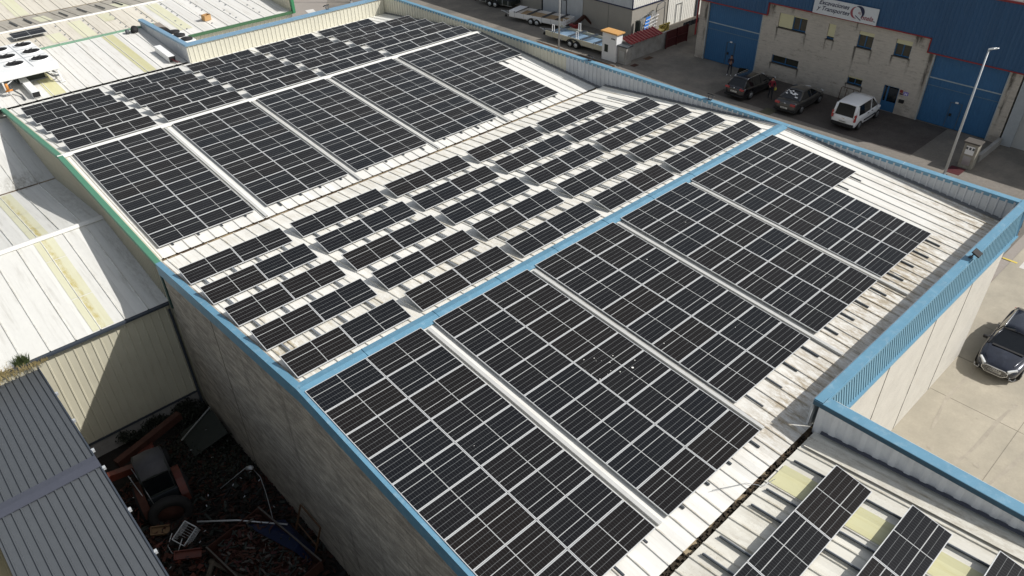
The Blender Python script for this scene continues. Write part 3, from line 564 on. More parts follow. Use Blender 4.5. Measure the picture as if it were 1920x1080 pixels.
# ---------------------------------------------------------------- left lower warehouse (cream front wall)
lw = thing('low_warehouse', 'lower warehouse with white roof, yellow skylight strip and cream ribbed wall', 'warehouse')
YE, ZE, YG, ZG, YL, ZL = 13.0, -3.42, 19.9, -2.12, 28.5, -3.24
roofslope(lw, 'roof_slope', 'roof_left', -32, 3.2, YE - .1, ZE - .02, YG, ZG, pitch=1.0, depth=.04, wd=.06, off=.3)
roofslope(lw, 'roof_slope', 'roof_left', -32, 3.2, YL - .02, ZL, YG, ZG, pitch=1.0, depth=.04, wd=.06, off=.3)
roofslope(lw, 'roof_slope', 'roof_left', -32, 3.2, YL + .12, ZL, 37.2, ZL + 1.3, pitch=1.0, depth=.04, wd=.06, off=.3)
b = MB(); b.prism([(YG - .22, ZG + .0), (YG - .22, ZG + .03), (YG, ZG + .09), (YG + .22, ZG + .03), (YG + .22, ZG)], 'x', -32, 3.2); b.build('ridge_cap', 'white_trim', lw)
def zfr(y): return ZE + (ZG - ZE) * (y - YE) / (YG - YE)
def zbk(y): return ZG + (ZL - ZG) * (y - YG) / (YL - YG)
for y0, y1, zf in ((YE - .05, 15.2, zfr), (15.25, 18.1, zfr), (18.15, 19.68, zfr)):
    MB().add([(.0, y0, zf(y0) + .015), (.86, y0, zf(y0) + .015), (.86, y1, zf(y1) + .015), (.0, y1, zf(y1) + .015)], [(0, 1, 2, 3)]).build('skylight', 'skylight_pale', lw)
for y0, y1 in ((20.15, 21.4), (21.45, 24.2), (24.25, 28.3)):
    MB().add([(.0, y0, zbk(y0) + .015), (.82, y0, zbk(y0) + .015), (.82, y1, zbk(y1) + .015), (.0, y1, zbk(y1) + .015)], [(0, 1, 2, 3)]).build('skylight', 'skylight_pale', lw)
b = MB(); b.box(-32, 3.15, YE - .24, YE - .07, ZE - .14, ZE - .04); b.build('gutter', 'dark_trim', lw)
b = MB(); b.box(-32, 3.15, YL - .03, YL + .13, ZL - .1, ZL + .005); b.build('gutter', 'gutter_dirt', lw)
b = MB(); b.corr((-32, YE, 0), (1, 0, 0), (0, 0, 1), (0, -1, 0), 35.15, .355, .03, .09, lo=lambda u: -8.8, hi=lambda u: ZE - .1, off=.2); b.build('front_cladding', 'cream', lw)
b = MB(); b.box(-32, 3.1, YE + .03, YE + .25, GY, ZE - .12); b.build('wall', 'plinth', lw)
b = MB(); b.box(-32, 3.14, YE - .06, YE - .03, -8.9, -8.8); b.build('drip_trim', 'dark_trim', lw)
b = MB(); b.box(-32, -31.8, YE, 37, GY, ZL - .1); b.box(-32, 3.1, 37, 37.2, GY, -2.1); b.build('wall', 'plinth', lw)
tag(MB().bar((3.05, YE - .3, ZE - .3), (3.05, YE - .3, GY), .09, .09).build('drainpipe', 'dark_trim'), 'dark downpipe in the corner between cream wall and rough concrete wall', 'drainpipe')
# weeds in the gutter
def tuft(name, loc, n, h, sp, m, label, seed):
    rd = random.Random(seed); b = MB()
    for i in range(n):
        a = rd.uniform(0, 6.28); r = rd.uniform(0, sp); x, y = r * math.cos(a), r * math.sin(a) * .5; hh = h * rd.uniform(.4, 1); l = rd.uniform(.1, .6) * hh; a2 = rd.uniform(0, 6.28)
        dx, dy = math.cos(a2) * l, math.sin(a2) * l; wd = .012
        b.add([(x - wd, y, 0), (x + wd, y, 0), (x + dx * .5 + wd * .7, y + dy * .5, hh * .7), (x + dx * .5 - wd * .7, y + dy * .5, hh * .7), (x + dx, y + dy, hh)], [(0, 1, 2, 3), (3, 2, 4)])
    o = b.build(name, m); o.location = loc; return tag(o, label, 'plant')
tuft('weed_tuft', (-2.75, YE - .1, ZE - .08), 260, .5, .28, 'leaf', 'green weed tuft growing in the gutter above the grey roof', 3)
tuft('dry_grass', (-3.6, YE - .2, ZE - .12), 420, .28, 1.1, 'drygrass', 'dry grass along the gutter left of the green tuft', 4)
tuft('dry_grass', (-2.4, YE - .25, ZE - .2), 200, .22, .5, 'drygrass', 'dry grass right of the green tuft at the grey roof corner', 5)
# ---------------------------------------------------------------- grey metal roof shed
gs = thing('grey_shed', 'shed with dark grey ribbed metal roof in the lower left corner', 'shed')
GX0, GX1 = -5.75, -2.36; YS, ZS = 5.5, -3.42; zs_ = lambda y: ZS - .078 * abs(y - YS)
roofslope(gs, 'roof_slope', 'dark_grey', GX0, GX1, -9, zs_(-9), YS, ZS, pitch=.26, depth=.05, wd=.07, off=.12)
roofslope(gs, 'roof_slope', 'dark_grey', -12, GX1, 12.9, zs_(12.9), YS, ZS, pitch=.26, depth=.05, wd=.07, off=.10)
b = MB(); b.prism([(YS - .32, ZS + .015), (YS - .32, ZS + .05), (YS, ZS + .09), (YS + .32, ZS + .05), (YS + .32, ZS + .015)], 'x', GX0 - .3, GX1 + .04); b.build('ridge_cap', 'dark_flash', gs)
b = MB()
for y0, y1 in ((-9, YS), (YS, 12.9)): b.bar((GX1 + .02, y0, zs_(y0) - .03), (GX1 + .02, y1, zs_(y1) - .03), .05, .16)
b.build('roof_edge', 'dark_trim', gs)
for y in (10.6, 8.4, 6.2, 5.1, 2.9, .9):
    MB().box(GX1 + .03, GX1 + .13, y - .06, y + .06, zs_(y) - .06, zs_(y) + .05).build('roof_clip', 'galv', gs)
b = MB(); b.box(GX1 - .25, GX1 - .1, -9, 12.9, GY, -4.6); b.box(-12, GX1 - .1, -9.1, -8.9, GY, -4.6); b.build('wall', 'greengrey', gs)
cs = thing('cream_shed', 'shed with cream ribbed sheet roof at the lower left frame edge', 'shed')
MB().corr((-14, -9, -4.25), (1, 0, 0), (0, 1, 0), (0, 0, 1), 8.2, .35, .03, .09, lo=lambda u: 0, hi=lambda u: 14.4, off=.1).build('roof_slope', mat('straw_sheet', (.42, .35, .19), .6, var=.12, sc=2, sx=(3, .4, 1)), cs)
MB().box(-14, -5.85, -9, 5.3, GY, -4.3).build('wall', 'cream', cs)
# ---------------------------------------------------------------- rear roofs
rw = thing('rear_warehouse', 'white roofed warehouse behind the gutter, carrying the cooling unit', 'warehouse')
z36 = -1.48; zq = lambda y: z36 + S * (y - 36.4)
roofslope(rw, 'roof_slope', 'roof_far', -25, 14.9, 36.55, zq(36.55), 44.4, zq(44.4), pitch=1.0, depth=.045, wd=.07, off=.15)
for y0, y1 in ((36.6, 38.9), (38.95, 41.6), (41.65, 44.3)): MB().add([(11.95, y0, zq(y0) + .015), (12.75, y0, zq(y0) + .015), (12.75, y1, zq(y1) + .015), (11.95, y1, zq(y1) + .015)], [(0, 1, 2, 3)]).build('skylight', 'skylight', rw)
MB().add([(6.0, 36.6, zq(36.6) + .015), (6.9, 36.6, zq(36.6) + .015), (6.9, 44.3, zq(44.3) + .015), (6.0, 44.3, zq(44.3) + .015)], [(0, 1, 2, 3)]).build('skylight', 'skylight', rw)
MB().box(-25, 14.9, 36.6, 44.3, GY, -2.0).build('wall', 'plinth', rw)
gw = thing('green_edged_warehouse', 'beige roofed warehouse with green eaves trim behind the cooling unit', 'warehouse')
zr = lambda y: z36 + S * (y - 36.4) + .04
YGR = 49.0
roofslope(gw, 'roof_slope', 'roof_beige', -25, 16.4, 44.6, zr(44.6), YGR, zr(YGR), pitch=1.0, depth=.04, wd=.06, off=.2)
roofslope(gw, 'roof_slope', 'roof_far', 16.4, 25.6, 40.75, zr(40.75), YGR, zr(YGR), pitch=1.0, depth=.04, wd=.06, off=.8)
zr2 = lambda y: zr(YGR) - S * (y - YGR)
roofslope(gw, 'roof_slope', 'roof_dull', -25, 25.6, 54.3, zr2(54.3), YGR, zr(YGR), pitch=1.0, depth=.04, wd=.06, off=.2)
roofslope(gw, 'roof_slope', 'roof_beige', -25, 25.6, 54.5, zr2(54.5), 64, zr2(54.5) + .8, pitch=1.0, depth=.04, wd=.06, off=.2)
roofslope(gw, 'roof_slope', 'roof_dull', -25, 25.6, 74, zr2(54.5) - .1, 64, zr2(54.5) + .8, pitch=1.0, depth=.04, wd=.06, off=.2)
MB().prism([(YGR - .2, zr(YGR)), (YGR - .2, zr(YGR) + .04), (YGR, zr(YGR) + .09), (YGR + .2, zr(YGR) + .04), (YGR + .2, zr(YGR))], 'x', -25, 25.6).build('ridge_cap', 'white_trim', gw)
MB().box(-25, 25.6, 54.25, 54.55, zr2(54.4) - .1, zr2(54.4) - .0).build('gutter', 'gutter_dirt', gw)
MB().box(-25, 15.9, 44.42, 44.58, zr(44.5) - .1, zr(44.5) + .06).build('eaves_trim', mat('green_trim_pale', (.18, .33, .23), .6), gw)
MB().box(16.3, 25.72, 40.6, 40.78, zr(40.7) - .12, zr(40.7) + .07).build('eaves_trim', mat('green_trim_dark', (.05, .13, .06), .6), gw)
b = MB()
for (x0, x1, y0, y1) in ((8.9, 9.9, 45.0, 46.8), (10.9, 11.9, 44.8, 48.4), (13.2, 14.1, 47, 48.7), (16.9, 17.9, 42.1, 45.2), (16.9, 17.9, 45.25, 48.6)):
    MB().add([(x0, y0, zr(y0) + .015), (x1, y0, zr(y0) + .015), (x1, y1, zr(y1) + .015), (x0, y1, zr(y1) + .015)], [(0, 1, 2, 3)]).build('skylight', 'skylight_pale', gw)
for (x0, x1, y0, y1) in ((8.9, 9.9, 54.7, 60), (3.2, 4.2, 54.7, 58)):
    z0 = zr2(54.5); f = lambda y: z0 + .8 * (y - 54.5) / 9.5 + .02
    MB().add([(x0, y0, f(y0)), (x1, y0, f(y0)), (x1, y1, f(y1)), (x0, y1, f(y1))], [(0, 1, 2, 3)]).build('skylight', 'skylight_pale', gw)
for (x0, x1, y0, y1) in ((9.6, 10.5, 50.2, 53.0), (15.2, 16.1, 49.5, 52)):
    MB().add([(x0, y0, zr2(y0) + .015), (x1, y0, zr2(y0) + .015), (x1, y1, zr2(y1) + .015), (x0, y1, zr2(y1) + .015)], [(0, 1, 2, 3)]).build('skylight', 'skylight_pale', gw)
MB().corr((16.4, 40.85, 0), (1, 0, 0), (0, 0, 1), (0, -1, 0), 9.2, .33, .035, .11, lo=lambda u: -3, hi=lambda u: zr(40.7) - .1, off=.15).build('front_cladding', 'cream_pale', gw)
b = MB(); b.box(16.4, 25.6, 40.95, 41.1, G, -1.3); b.box(25.45, 25.6, 41, 64, G, -.9); b.build('wall', 'cream_pale', gw)
MB().corr((25.55, 40.8, 0), (0, 1, 0), (0, 0, 1), (-1, 0, 0), 23, .4, .035, .15, lo=lambda u: zr(40.8) - .1, hi=lambda u: .15, off=.2).build('parapet', 'cream', gw)
b = MB(); b.box(25.45, 25.8, 40.55, 64, .15, .2); b.box(25.58, 25.8, 40.55, 40.8, -1.15, .15); b.box(25.6, 25.75, 40.8, 64, -1, .15); b.build('parapet_cap', mat('green_bright', (.05, .24, .11), .5), gw)
# rails left on dull rear slope
b = MB()
for x in (6.6, 8.0, 9.0, 11.6, 13.0, 14.4, 15.8): b.bar((x, 50.3, zr2(50.3) + .07), (x, 52.8, zr2(52.8) + .07), .07, .06)
tag(b.build('roof_rails', 'rail_dark'), 'short dark rails on the dull grey slope behind the far white ridge', 'mounting rails')
# fixings on far roof
b = MB()
for i in range(9):
    for j in range(4): x = 8.0 + i * 2; y = 45 + j * 1.0; b.box(x, x + .08, y, y + .12, zr(y) + .0, zr(y) + .08)
for i in range(4):
    for j in range(3): x = 17.4 + i * 2; y = 42 + j * 1.0; b.box(x, x + .08, y, y + .12, zr(y) + .0, zr(y) + .08)
tag(b.build('roof_fixings', 'rail'), 'small grey roof fixings dotted over the beige far roof', 'roof fixings', kind='stuff')
t = thing('solar_row', 'lone small solar panel pair near the white ridge of the beige far roof', 'solar panels', (6.82, 46.6, -.48))
o = panel(t, 1.14, .56, .3, R(6), False); MB().bar((.2, .2, 0), (.2, .2, .24), .04, .04).bar((2.0, .2, 0), (2.0, .2, .24), .04, .04).bar((.2, 1, .1), (.2, 1, .3), .04, .04).bar((2, 1, .1), (2, 1, .3), .04, .04).build('support_leg', 'rail', t)
# cardboard box
b = MB(); b.box(-.28, .28, -.22, .22, 0, .02).box(-.28, -.26, -.22, .22, .02, .4).box(.26, .28, -.22, .22, .02, .4).box(-.26, .26, -.22, -.2, .02, .4).box(-.26, .26, .2, .22, .02, .4)
b.bar((-.28, 0, .4), (-.42, 0, .5), .01, .44, up=(0, 1, 0)); o = b.build('cardboard_box', 'cardboard'); o.location = (19.4, 42.9, zr(42.9) + .04); o.rotation_euler = (THA, 0, R(12)); tag(o, 'open brown cardboard box lying on the far white roof', 'box')
# condenser with six fans on a stand
ac = thing('cooling_unit', 'big white cooling unit with six black fans on a stand on the rear roof', 'cooling unit', (0, 0, 0))
b = MB(); b.box(3.75, 7.35, 38.2, 44.3, -.42, .06); b.build('housing', 'ac_white', ac, bevel=.03)
MB().box(4.6, 6.4, 39.4, 43, -.7, -.42).build('coil', 'rail_dark', ac)
for x in (5.2, 6.7):
    for y in (39.6, 41.5, 43.4):
        r = .54; b = MB(); n = 24
        vs = [(x + math.cos(6.2832 * k / n) * q, y + math.sin(6.2832 * k / n) * q, z) for q, z in ((r + .05, .06), (r + .03, .14), (r, .14), (r - .01, .08)) for k in range(n)]
        b.add(vs, [(i * n + k, i * n + (k + 1) % n, (i + 1) * n + (k + 1) % n, (i + 1) * n + k) for i in range(3) for k in range(n)], 0, True); f = b.build('fan_ring', 'ac_white', ac)
        b = MB(); b.add([(x + math.cos(6.2832 * k / n) * r, y + math.sin(6.2832 * k / n) * r, .11) for k in range(n)], [tuple(range(n))])
        for k in range(6):
            a = k * 1.047; b.add([(x, y, .15), (x + math.cos(a) * .44, y + math.sin(a) * .44, .19), (x + math.cos(a + .5) * .44, y + math.sin(a + .5) * .44, .15)], [(0, 1, 2)])
        b.tube([(x, y, .13), (x, y, .2)], .1, 12); b.build('fan', 'black', f)
for x in (3.95, 7.2):
    for y in (38.3, 41.2, 44.1):
        b = MB(); b.bar((x, y, -.42), (x + (.1 if x > 5 else .05), y, zq(y) + .05), .09, .09); b.box(x - .1, x + .25, y - .1, y + .1, zq(y) + .04, zq(y) + .07); b.bar((x, y, -.75), (x + (-.6 if x > 5 else .6), y, -.45), .05, .05); b.build('leg', 'ac_white' if y < 39 else 'dark_grey', ac)
b = MB(); b.box(4.9, 6.6, 39.4, 41.2, -1.15, -.8); b.build('under_tray', 'greengrey', ac)
b = MB(); b.tube([(4.3, 38.6, -.5), (4.3, 38.4, -1.0), (4.6, 37.6, -1.25), (4.6, 36.9, -1.35)], .05).tube([(6.5, 39, -.5), (6.9, 38.6, -.9), (7.3, 38.9, -1.0), (7.35, 40.5, -1.1)], .05).tube([(4.8, 39, -.5), (4.8, 38.6, -.9), (6.6, 38.7, -.9)], .04); b.build('pipe', 'dark_grey', ac)
MB().tube([(4.05, 38.0, -.9), (4.05, 38.0, -.5)], .09, 10).tube([(3.9, 38, -.95), (4.3, 38, -.95)], .06, 10).build('valve', mat('valve_orange', (.55, .22, .04), .5), ac)
b = MB()
for y in (40.55, 42.45): b.box(3.8, 7.3, y - .015, y + .015, .061, .075)
b.box(5.94, 5.97, 38.25, 44.2, .061, .074); b.build('panel_seam', 'rail', ac)
def duct(y0, y1, x, wd, h, label):
    b = MB(); z = lambda y: zq(y) + .08
    b.add([(x, y0, z(y0)), (x + wd, y0, z(y0)), (x + wd, y0, z(y0) + h), (x, y0, z(y0) + h), (x, y1, z(y1)), (x + wd, y1, z(y1)), (x + wd, y1, z(y1) + h), (x, y1, z(y1) + h)], [(0, 1, 5, 4), (1, 2, 6, 5), (2, 3, 7, 6), (3, 0, 4, 7), (4, 5, 6, 7)])
    t_ = thing('duct', label, 'duct', (0, 0, 0), 0, 'white ducts on the rear roof'); b.build('duct_body', 'ac_white', t_)
    MB().box(x + .03, x + wd - .03, y0 + .03, y0 + .2, z(y0) + .02, z(y0) + h - .02).build('duct_opening', 'black', t_)
duct(36.75, 40.5, 5.05, .42, .35, 'white box duct under the cooling unit with open black end')
duct(36.9, 39.3, 13.85, .45, .4, 'white box duct lying beside the blue-capped parapet return')
b = MB(); b.tube([(14.0, 36.9, zq(37) + .3), (14.15, 36.75, zq(37) + .15), (14.3, 36.6, zq(37) + .05)], .03).tube([(14.1, 36.9, zq(37) + .3), (14.3, 36.8, zq(37) + .1), (14.5, 36.7, zq(37) + .05)], .03); tag(b.build('cable', 'dark_red'), 'red cables coming out of the duct end beside the parapet return', 'cable')
for k, (x, y) in enumerate(((16.35, 41.9), (16.3, 40.8), (16.35, 39.6))):
    t = thing('fan_unit', 'white fan unit with round black fan behind the rear parapet, %s of three' % ('farthest', 'middle', 'nearest')[k], 'fan unit', (x, y, -1.6), 0, 'fan units behind the rear parapet')
    MB().box(-.5, .5, -.5, .45, 0, .7).build('housing', 'ac_white', t, bevel=.03)
    MB().tube([(0, 0, .7), (0, 0, .8)], .42, 20).build('fan', 'black', t)
MB_p = MB().box(15.5, 25.4, 36.6, 40.7, -1.75, -1.62); MB_p.build('roof_slope', 'roof_far', gw)
t = thing('vent_fan', 'black vent fan at the end of the pale green eaves trim', 'vent fan', (14.2, 43.9, zq(43.9)))
MB().tube([(0, 0, .05), (0, -.25, .3)], .26, 14).build('fan_body', 'black', t); MB().tube([(-.6, 0, .1), (-.4, -.1, .12)], .2, 12).build('fan_cover', 'dark_grey', t)
# ---------------------------------------------------------------- blue industrial hall across the street
F = 54.5
hall = thing('industrial_hall', 'concrete block hall with blue fascia, two blue gates and a haulage company sign', 'building')
# block wall with real openings: vertical strips between openings
def wallcells(x0, x1, ys, zs, holes, m, parent, name='wall'):
    """wall in plane x, split into a grid, skipping cells whose centre lies in a hole (y0,y1,z0,z1)"""
    b = MB()
    for i in range(len(ys) - 1):
        for j in range(len(zs) - 1):
            cy, cz = (ys[i] + ys[i + 1]) / 2, (zs[j] + zs[j + 1]) / 2
            if any(h[0] < cy < h[1] and h[2] < cz < h[3] for h in holes): continue
            b.box(x0, x1, ys[i], ys[i + 1], zs[j], zs[j + 1])
    return b.build(name, m, parent)
WINS = [(11.5, 13.95, -2.92, -1.80), (9.1, 9.7, -2.93, -1.78), (6.05, 7.23, -2.99, -1.80), (3.2, 4.38, -2.97, -1.76), (11.53, 13.97, -5.83, -5.20), (6.07, 7.27, -5.86, -5.27)]
DOOR = (3.2, 4.36, G, -5.23); GATES = [(15.45, 20.6, G, -2.25), (-3.45, 1.45, G, -2.2)]
holes = WINS + [DOOR] + GATES
ys = sorted(set([-4.3, 21.55] + [h[0] for h in holes] + [h[1] for h in holes])); zs = sorted(set([G, 1.9] + [h[2] for h in holes] + [h[3] for h in holes]))
wallcells(F, F + .3, ys, zs, holes, 'block', hall)
b = MB(); b.box(F + .3, 82, -4.3, -4.0, G, 1.9); b.box(F + .3, 82, 21.25, 21.55, G, 1.9); b.box(81.7, 82, -4, 21.25, G, 1.9); b.box(F + .9, F + 1.0, -4, 21.2, G, 1.6); b.build('wall', 'block', hall)
b = MB(); b.prism([(-4.5, 2.08), (21.7, 2.08), (21.7, 2.2), (8.6, 3.2), (-4.5, 2.2)], 'x', F - .1, 82.1); b.build('roof', 'white_trim', hall)
# fascia: blue ribbed sheets, lower over the gates
def fas(y0, y1, zl):
    MB().corr((F - .17, y0, 0), (0, 1, 0), (0, 0, 1), (-1, 0, 0), y1 - y0, .28, .03, .1, lo=lambda u: zl, hi=lambda u: 2.1, off=.1).build('fascia', 'blue_fascia', hall)
    MB().box(F - .16, F, y0, y1, zl + .01, 2.1).build('fascia_back', 'blue_fascia', hall)
    MB().box(F - .23, F - .12, y0, y1, zl - .06, zl + .02).build('fascia_trim', 'red_trim', hall)
fas(-4.35, 2.0, -2.13); fas(2.0, 14.95, -1.16); fas(14.95, 21.65, -2.13)
b = MB(); b.box(F - .23, F - .12, 1.96, 2.04, -2.19, -1.14); b.box(F - .23, F - .12, 14.9, 14.98, -2.19, -1.14); b.box(F - .24, F - .1, 21.6, 21.68, G + 2.0, 2.1); b.box(F - .24, F - .1, -4.4, 21.7, 2.05, 2.16); b.build('fascia_trim', 'red_trim', hall)
def gate(y0, y1, z1, dy0, dy1, zd):
    g = MB(); g.corr((F + .12, y0, 0), (0, 1, 0), (0, 0, 1), (-1, 0, 0), y1 - y0, .2, .02, .09, lo=lambda u: G + .05, hi=lambda u: z1, off=.1); go = g.build('gate', 'blue_door', hall)
    MB().box(F + .05, F + .13, y0, y1, -3.90, -3.83).build('gate_trim', 'light_trim', go)
    MB().box(F + .075, F + .13, y0, y1, -4.45, -4.40).build('gate_trim', mat('seam_blue', (.10, .18, .26), .5), go)
    b = MB(); b.box(F + .07, F + .12, dy0 - .03, dy0, G + .1, zd); b.box(F + .07, F + .12, dy1, dy1 + .03, G + .1, zd); b.box(F + .07, F + .12, dy0 - .03, dy1 + .03, zd, zd + .03); b.build('wicket_door_frame', mat('seam_grey', (.08, .12, .16), .5), go)
    MB().box(F + .03, F + .1, dy1 - .25, dy1 - .1, G + .95, G + 1.15).build('handle', 'black', go)
    MB().box(F + .02, F + .1, (dy0 + dy1) / 2 - .1, (dy0 + dy1) / 2 + .1, zd + .03, zd + .13).build('door_lamp', 'white', go)
    MB().box(F - .02, F + .05, y0 - .06, y0, G, z1).build('gate_frame', 'light_trim', hall); MB().box(F - .02, F + .05, y1, y1 + .06, G, z1).build('gate_frame', 'light_trim', hall)
gate(15.45, 20.6, -2.1, 17.65, 18.4, -5.2); gate(-3.45, 1.45, -2.1, -1.28, -.54, -5.27)
def window(y0, y1, z0, z1, blind, split=None):
    ym = split if split else y1
    fr = MB(); fr.box(F + .14, F + .2, y0, y1, z0, z0 + .08); fr.box(F + .14, F + .2, y0, y1, z1 - .06, z1); n = 2 if y1 - y0 > .8 else 1
    for k in range(n + 1): q = y0 + .03 + (ym - y0 - .06) * k / n; fr.box(F + .13, F + .2, q - .035, q + .035, z0, z1)
    fo = fr.build('window', 'blue_door', hall); MB().box(F + .17, F + .19, y0, y1, z0, z1).build('pane', 'win', fo)
    if blind: MB().box(F + .06, F + .12, y0 + .02, ym - .02, z1 - blind, z1 - .005).build('blind', 'blind', fo)
    if split: MB().box(F + .06, F + .12, split, y1 - .02, z0 + .04, z1 - .01).build('blind', 'blind', fo)
    MB().box(F - .06, F + .2, y0 - .05, y1 + .08, z0 - .07, z0).build('sill', 'stone_sill', hall)
for (y0, y1, z0, z1), bl, sp in zip(WINS, (.10, .95, .27, .32, 0, .12), (12.72, None, None, None, None, None)): window(y0, y1, z0, z1, bl, sp)
# rain stains under the sills are part of the block wall's wear
b = MB(); b.box(F + .12, F + .18, DOOR[0], DOOR[1], G, G + .75); b.box(F + .11, F + .18, 3.2, 3.28, G, -5.23); b.box(F + .11, F + .18, 4.28, 4.36, G, -5.23); b.box(F + .1, F + .18, 3.98, 4.10, G + .7, -5.23); b.box(F + .11, F + .18, 3.2, 4.36, -5.3, -5.23); do = b.build('door', 'blue_door', hall)
MB().box(F + .13, F + .16, 3.28, 3.98, G + .75, -5.3).box(F + .13, F + .16, 4.1, 4.28, G + .75, -5.3).build('pane', 'win_black', do)
def text(s, size, loc, m, parent, name='lettering', shear=0, ext=.012, ax=((0, -1, 0), (0, 0, 1)), align='LEFT', bold=0):
    c = bpy.data.curves.new(name, 'FONT'); c.body = s; c.size = size; c.shear = shear; c.extrude = ext; c.align_x = align; c.offset = bold
    o = bpy.data.objects.new(name, c); COL.objects.link(o); dg = bpy.context.evaluated_depsgraph_get(); me = bpy.data.meshes.new_from_object(o.evaluated_get(dg)); bpy.data.objects.remove(o)
    me.materials.clear(); me.materials.append(M[m]); o = bpy.data.objects.new(name, me); COL.objects.link(o)
    X, Y = Vector(ax[0]), Vector(ax[1]); Z = X.cross(Y); mt = Matrix.Identity(4)
    for i in range(3): mt[i][0], mt[i][1], mt[i][2], mt[i][3] = X[i], Y[i], Z[i], loc[i]
    o.matrix_world = mt
    if parent: o.parent = parent; 
    return o
sg = thing('company_sign', 'white company sign reading Excavaciones y Transportes on the blue fascia', 'sign')
FS = F - .34
MB().box(FS, FS + .06, 6.04, 11.1, -1.13, .05).build('sign_board', 'sign_white', sg)
text('Excavaciones', .455, (FS - .005, 10.72, -.40), 'navy', sg, shear=.3, bold=.004); text('y Transportes', .455, (FS - .005, 10.78, -.82), 'navy', sg, shear=.3, bold=.004)
b = MB(); n = 28
def arc(cy, cz, r0, r1, a0, a1, x): 
    vs = [];
    for k in range(n + 1):
        a = a0 + (a1 - a0) * k / n
        for r in (r0(k / n), r1(k / n)): vs.append((x, cy - math.cos(a) * r, cz + math.sin(a) * r))
    return vs, [(2 * k, 2 * k + 2, 2 * k + 3, 2 * k + 1) for k in range(n)]
v, f = arc(7.72, -.50, lambda u: .40 - .16 * math.sin(math.pi * u), lambda u: .42, R(95), R(285), FS - .012); MB().add(v, f).build('emblem', 'maroon', sg)
v, f = arc(7.50, -.42, lambda u: .42 - .24 * math.sin(math.pi * u), lambda u: .44, R(-60), R(125), FS - .014); MB().add(v, f).build('emblem', 'navy', sg)
MB().bar((FS - .016, 7.72, -.70), (FS - .016, 7.25, -.98), .01, .05).build('emblem', 'navy', sg)
text('u', .30, (FS - .018, 7.55, -.52), 'maroon', sg, shear=.3); text('i', .30, (FS - .018, 7.40, -.60), 'maroon', sg, shear=.3); text('ntela', .47, (FS - .018, 7.26, -.88), 'maroon', sg, shear=.3, bold=.002); text('S.L.', .10, (FS - .01, 6.28, -.90), 'navy', sg)
ns = thing('number_sign', 'small purple plate with the white number 34 beside the blue door', 'sign')
MB().box(F - .04, F - .01, 2.48, 2.82, -5.62, -5.36).build('plate', 'purple', ns); text('34', .24, (F - .045, 2.65, -5.58), 'white', ns, align='CENTER', bold=.008)
ns = thing('alarm_sign', 'small red and white alarm sign between the blue door and the number plate', 'sign')
MB().box(F - .03, F - .0, 2.9, 3.12, -5.5, -5.28).build('plate', 'red_metal', ns); MB().box(F - .03, F, 2.86, 3.1, -5.64, -5.54).build('plate', 'dark_red', ns)
mb_ = thing('mailbox', 'dark metal mailbox on the block wall right of the blue door', 'mailbox'); MB().box(F - .16, F - .0, 2.62, 2.98, -6.22, -5.98).build('box', 'black', mb_, bevel=.01)
bk = thing('pipe_rack', 'rusty bent pipe rack standing behind the white van', 'rack')
b = MB(); b.tube([(54.15, 7.45, G), (54.3, 7.45, G + .95), (54.3, 7.35, G + 1.05), (54.3, 6.1, G + 1.05), (54.3, 6.0, G + .95), (54.15, 6.0, G)], .025)
for y in (7.0, 6.45): b.tube([(54.3, y, G + 1.05), (54.2, y, G)], .025)
b.tube([(54.28, 7.0, G + .95), (54.2, 6.45, G + .3)], .012); b.build('pipe', 'brown_metal', bk)
# white neighbour on the right
wn = thing('white_building', 'plain white rendered building at the right edge beside the block hall', 'building')
MB().box(F + .1, 75, -30, -4.75, G, 1.5).build('wall', mat('render_white', (.42, .43, .42), .8, var=.07, sc=.6, dirt=(.5, .8, .3), dcol=(.3, .3, .28), dsc=.5), wn); MB().box(F - .05, F + .1, -5.15, -4.42, G, 1.4).build('pilaster', mat('render_bluish', (.38, .41, .43), .8), wn)
# low wall and meter cabinet at the right
tag(MB().box(50.4, 54.3, -4.55, -4.32, G, G + .55).build('low_wall', 'plinth', bevel=.02), 'low dirty concrete wall between the meter cabinet and the block hall corner', 'wall')
def cabinet(name, label, x0, y0, y1, h, mroof, mw, depth=.7, vents=3, door=True):
    t = thing(name, label, 'meter cabinet')
    MB().box(x0, x0 + depth, y0, y1, G, G + h).build('cabinet_body', mw, t, bevel=.015)
    MB().box(x0 - .08, x0 + depth + .05, y0 - .08, y1 + .08, G + h, G + h + .1).build('cabinet_roof', mroof, t, bevel=.01)
    ym = (y0 + y1) / 2
    if vents: MB().box(x0 - .02, x0, y0 + .16, y1 - .16, G + h - .75, G + h - .18).build('meter_door', 'white', t)
    for k in range(vents): y = ym + (k - (vents - 1) / 2) * .2; MB().box(x0 - .03, x0 - .019, y - .06, y + .06, G + h - .42, G + h - .26).build('meter_window', 'dark_grey', t)
    if door: MB().box(x0 - .02, x0, y0 + .18, y1 - .18, G + .25, G + h - (.9 if vents else .35)).build('cabinet_door', 'rail', t)
    return t
cabinet('meter_cabinet', 'white meter cabinet with flat dark roof near the right lamp post', 49.0, -4.6, -3.75, 1.75, 'stone_sill', mat('dirty_white', (.36, .34, .29), .8, dirt=(.4, .7, .6), dcol=(.14, .12, .09), dsc=2))
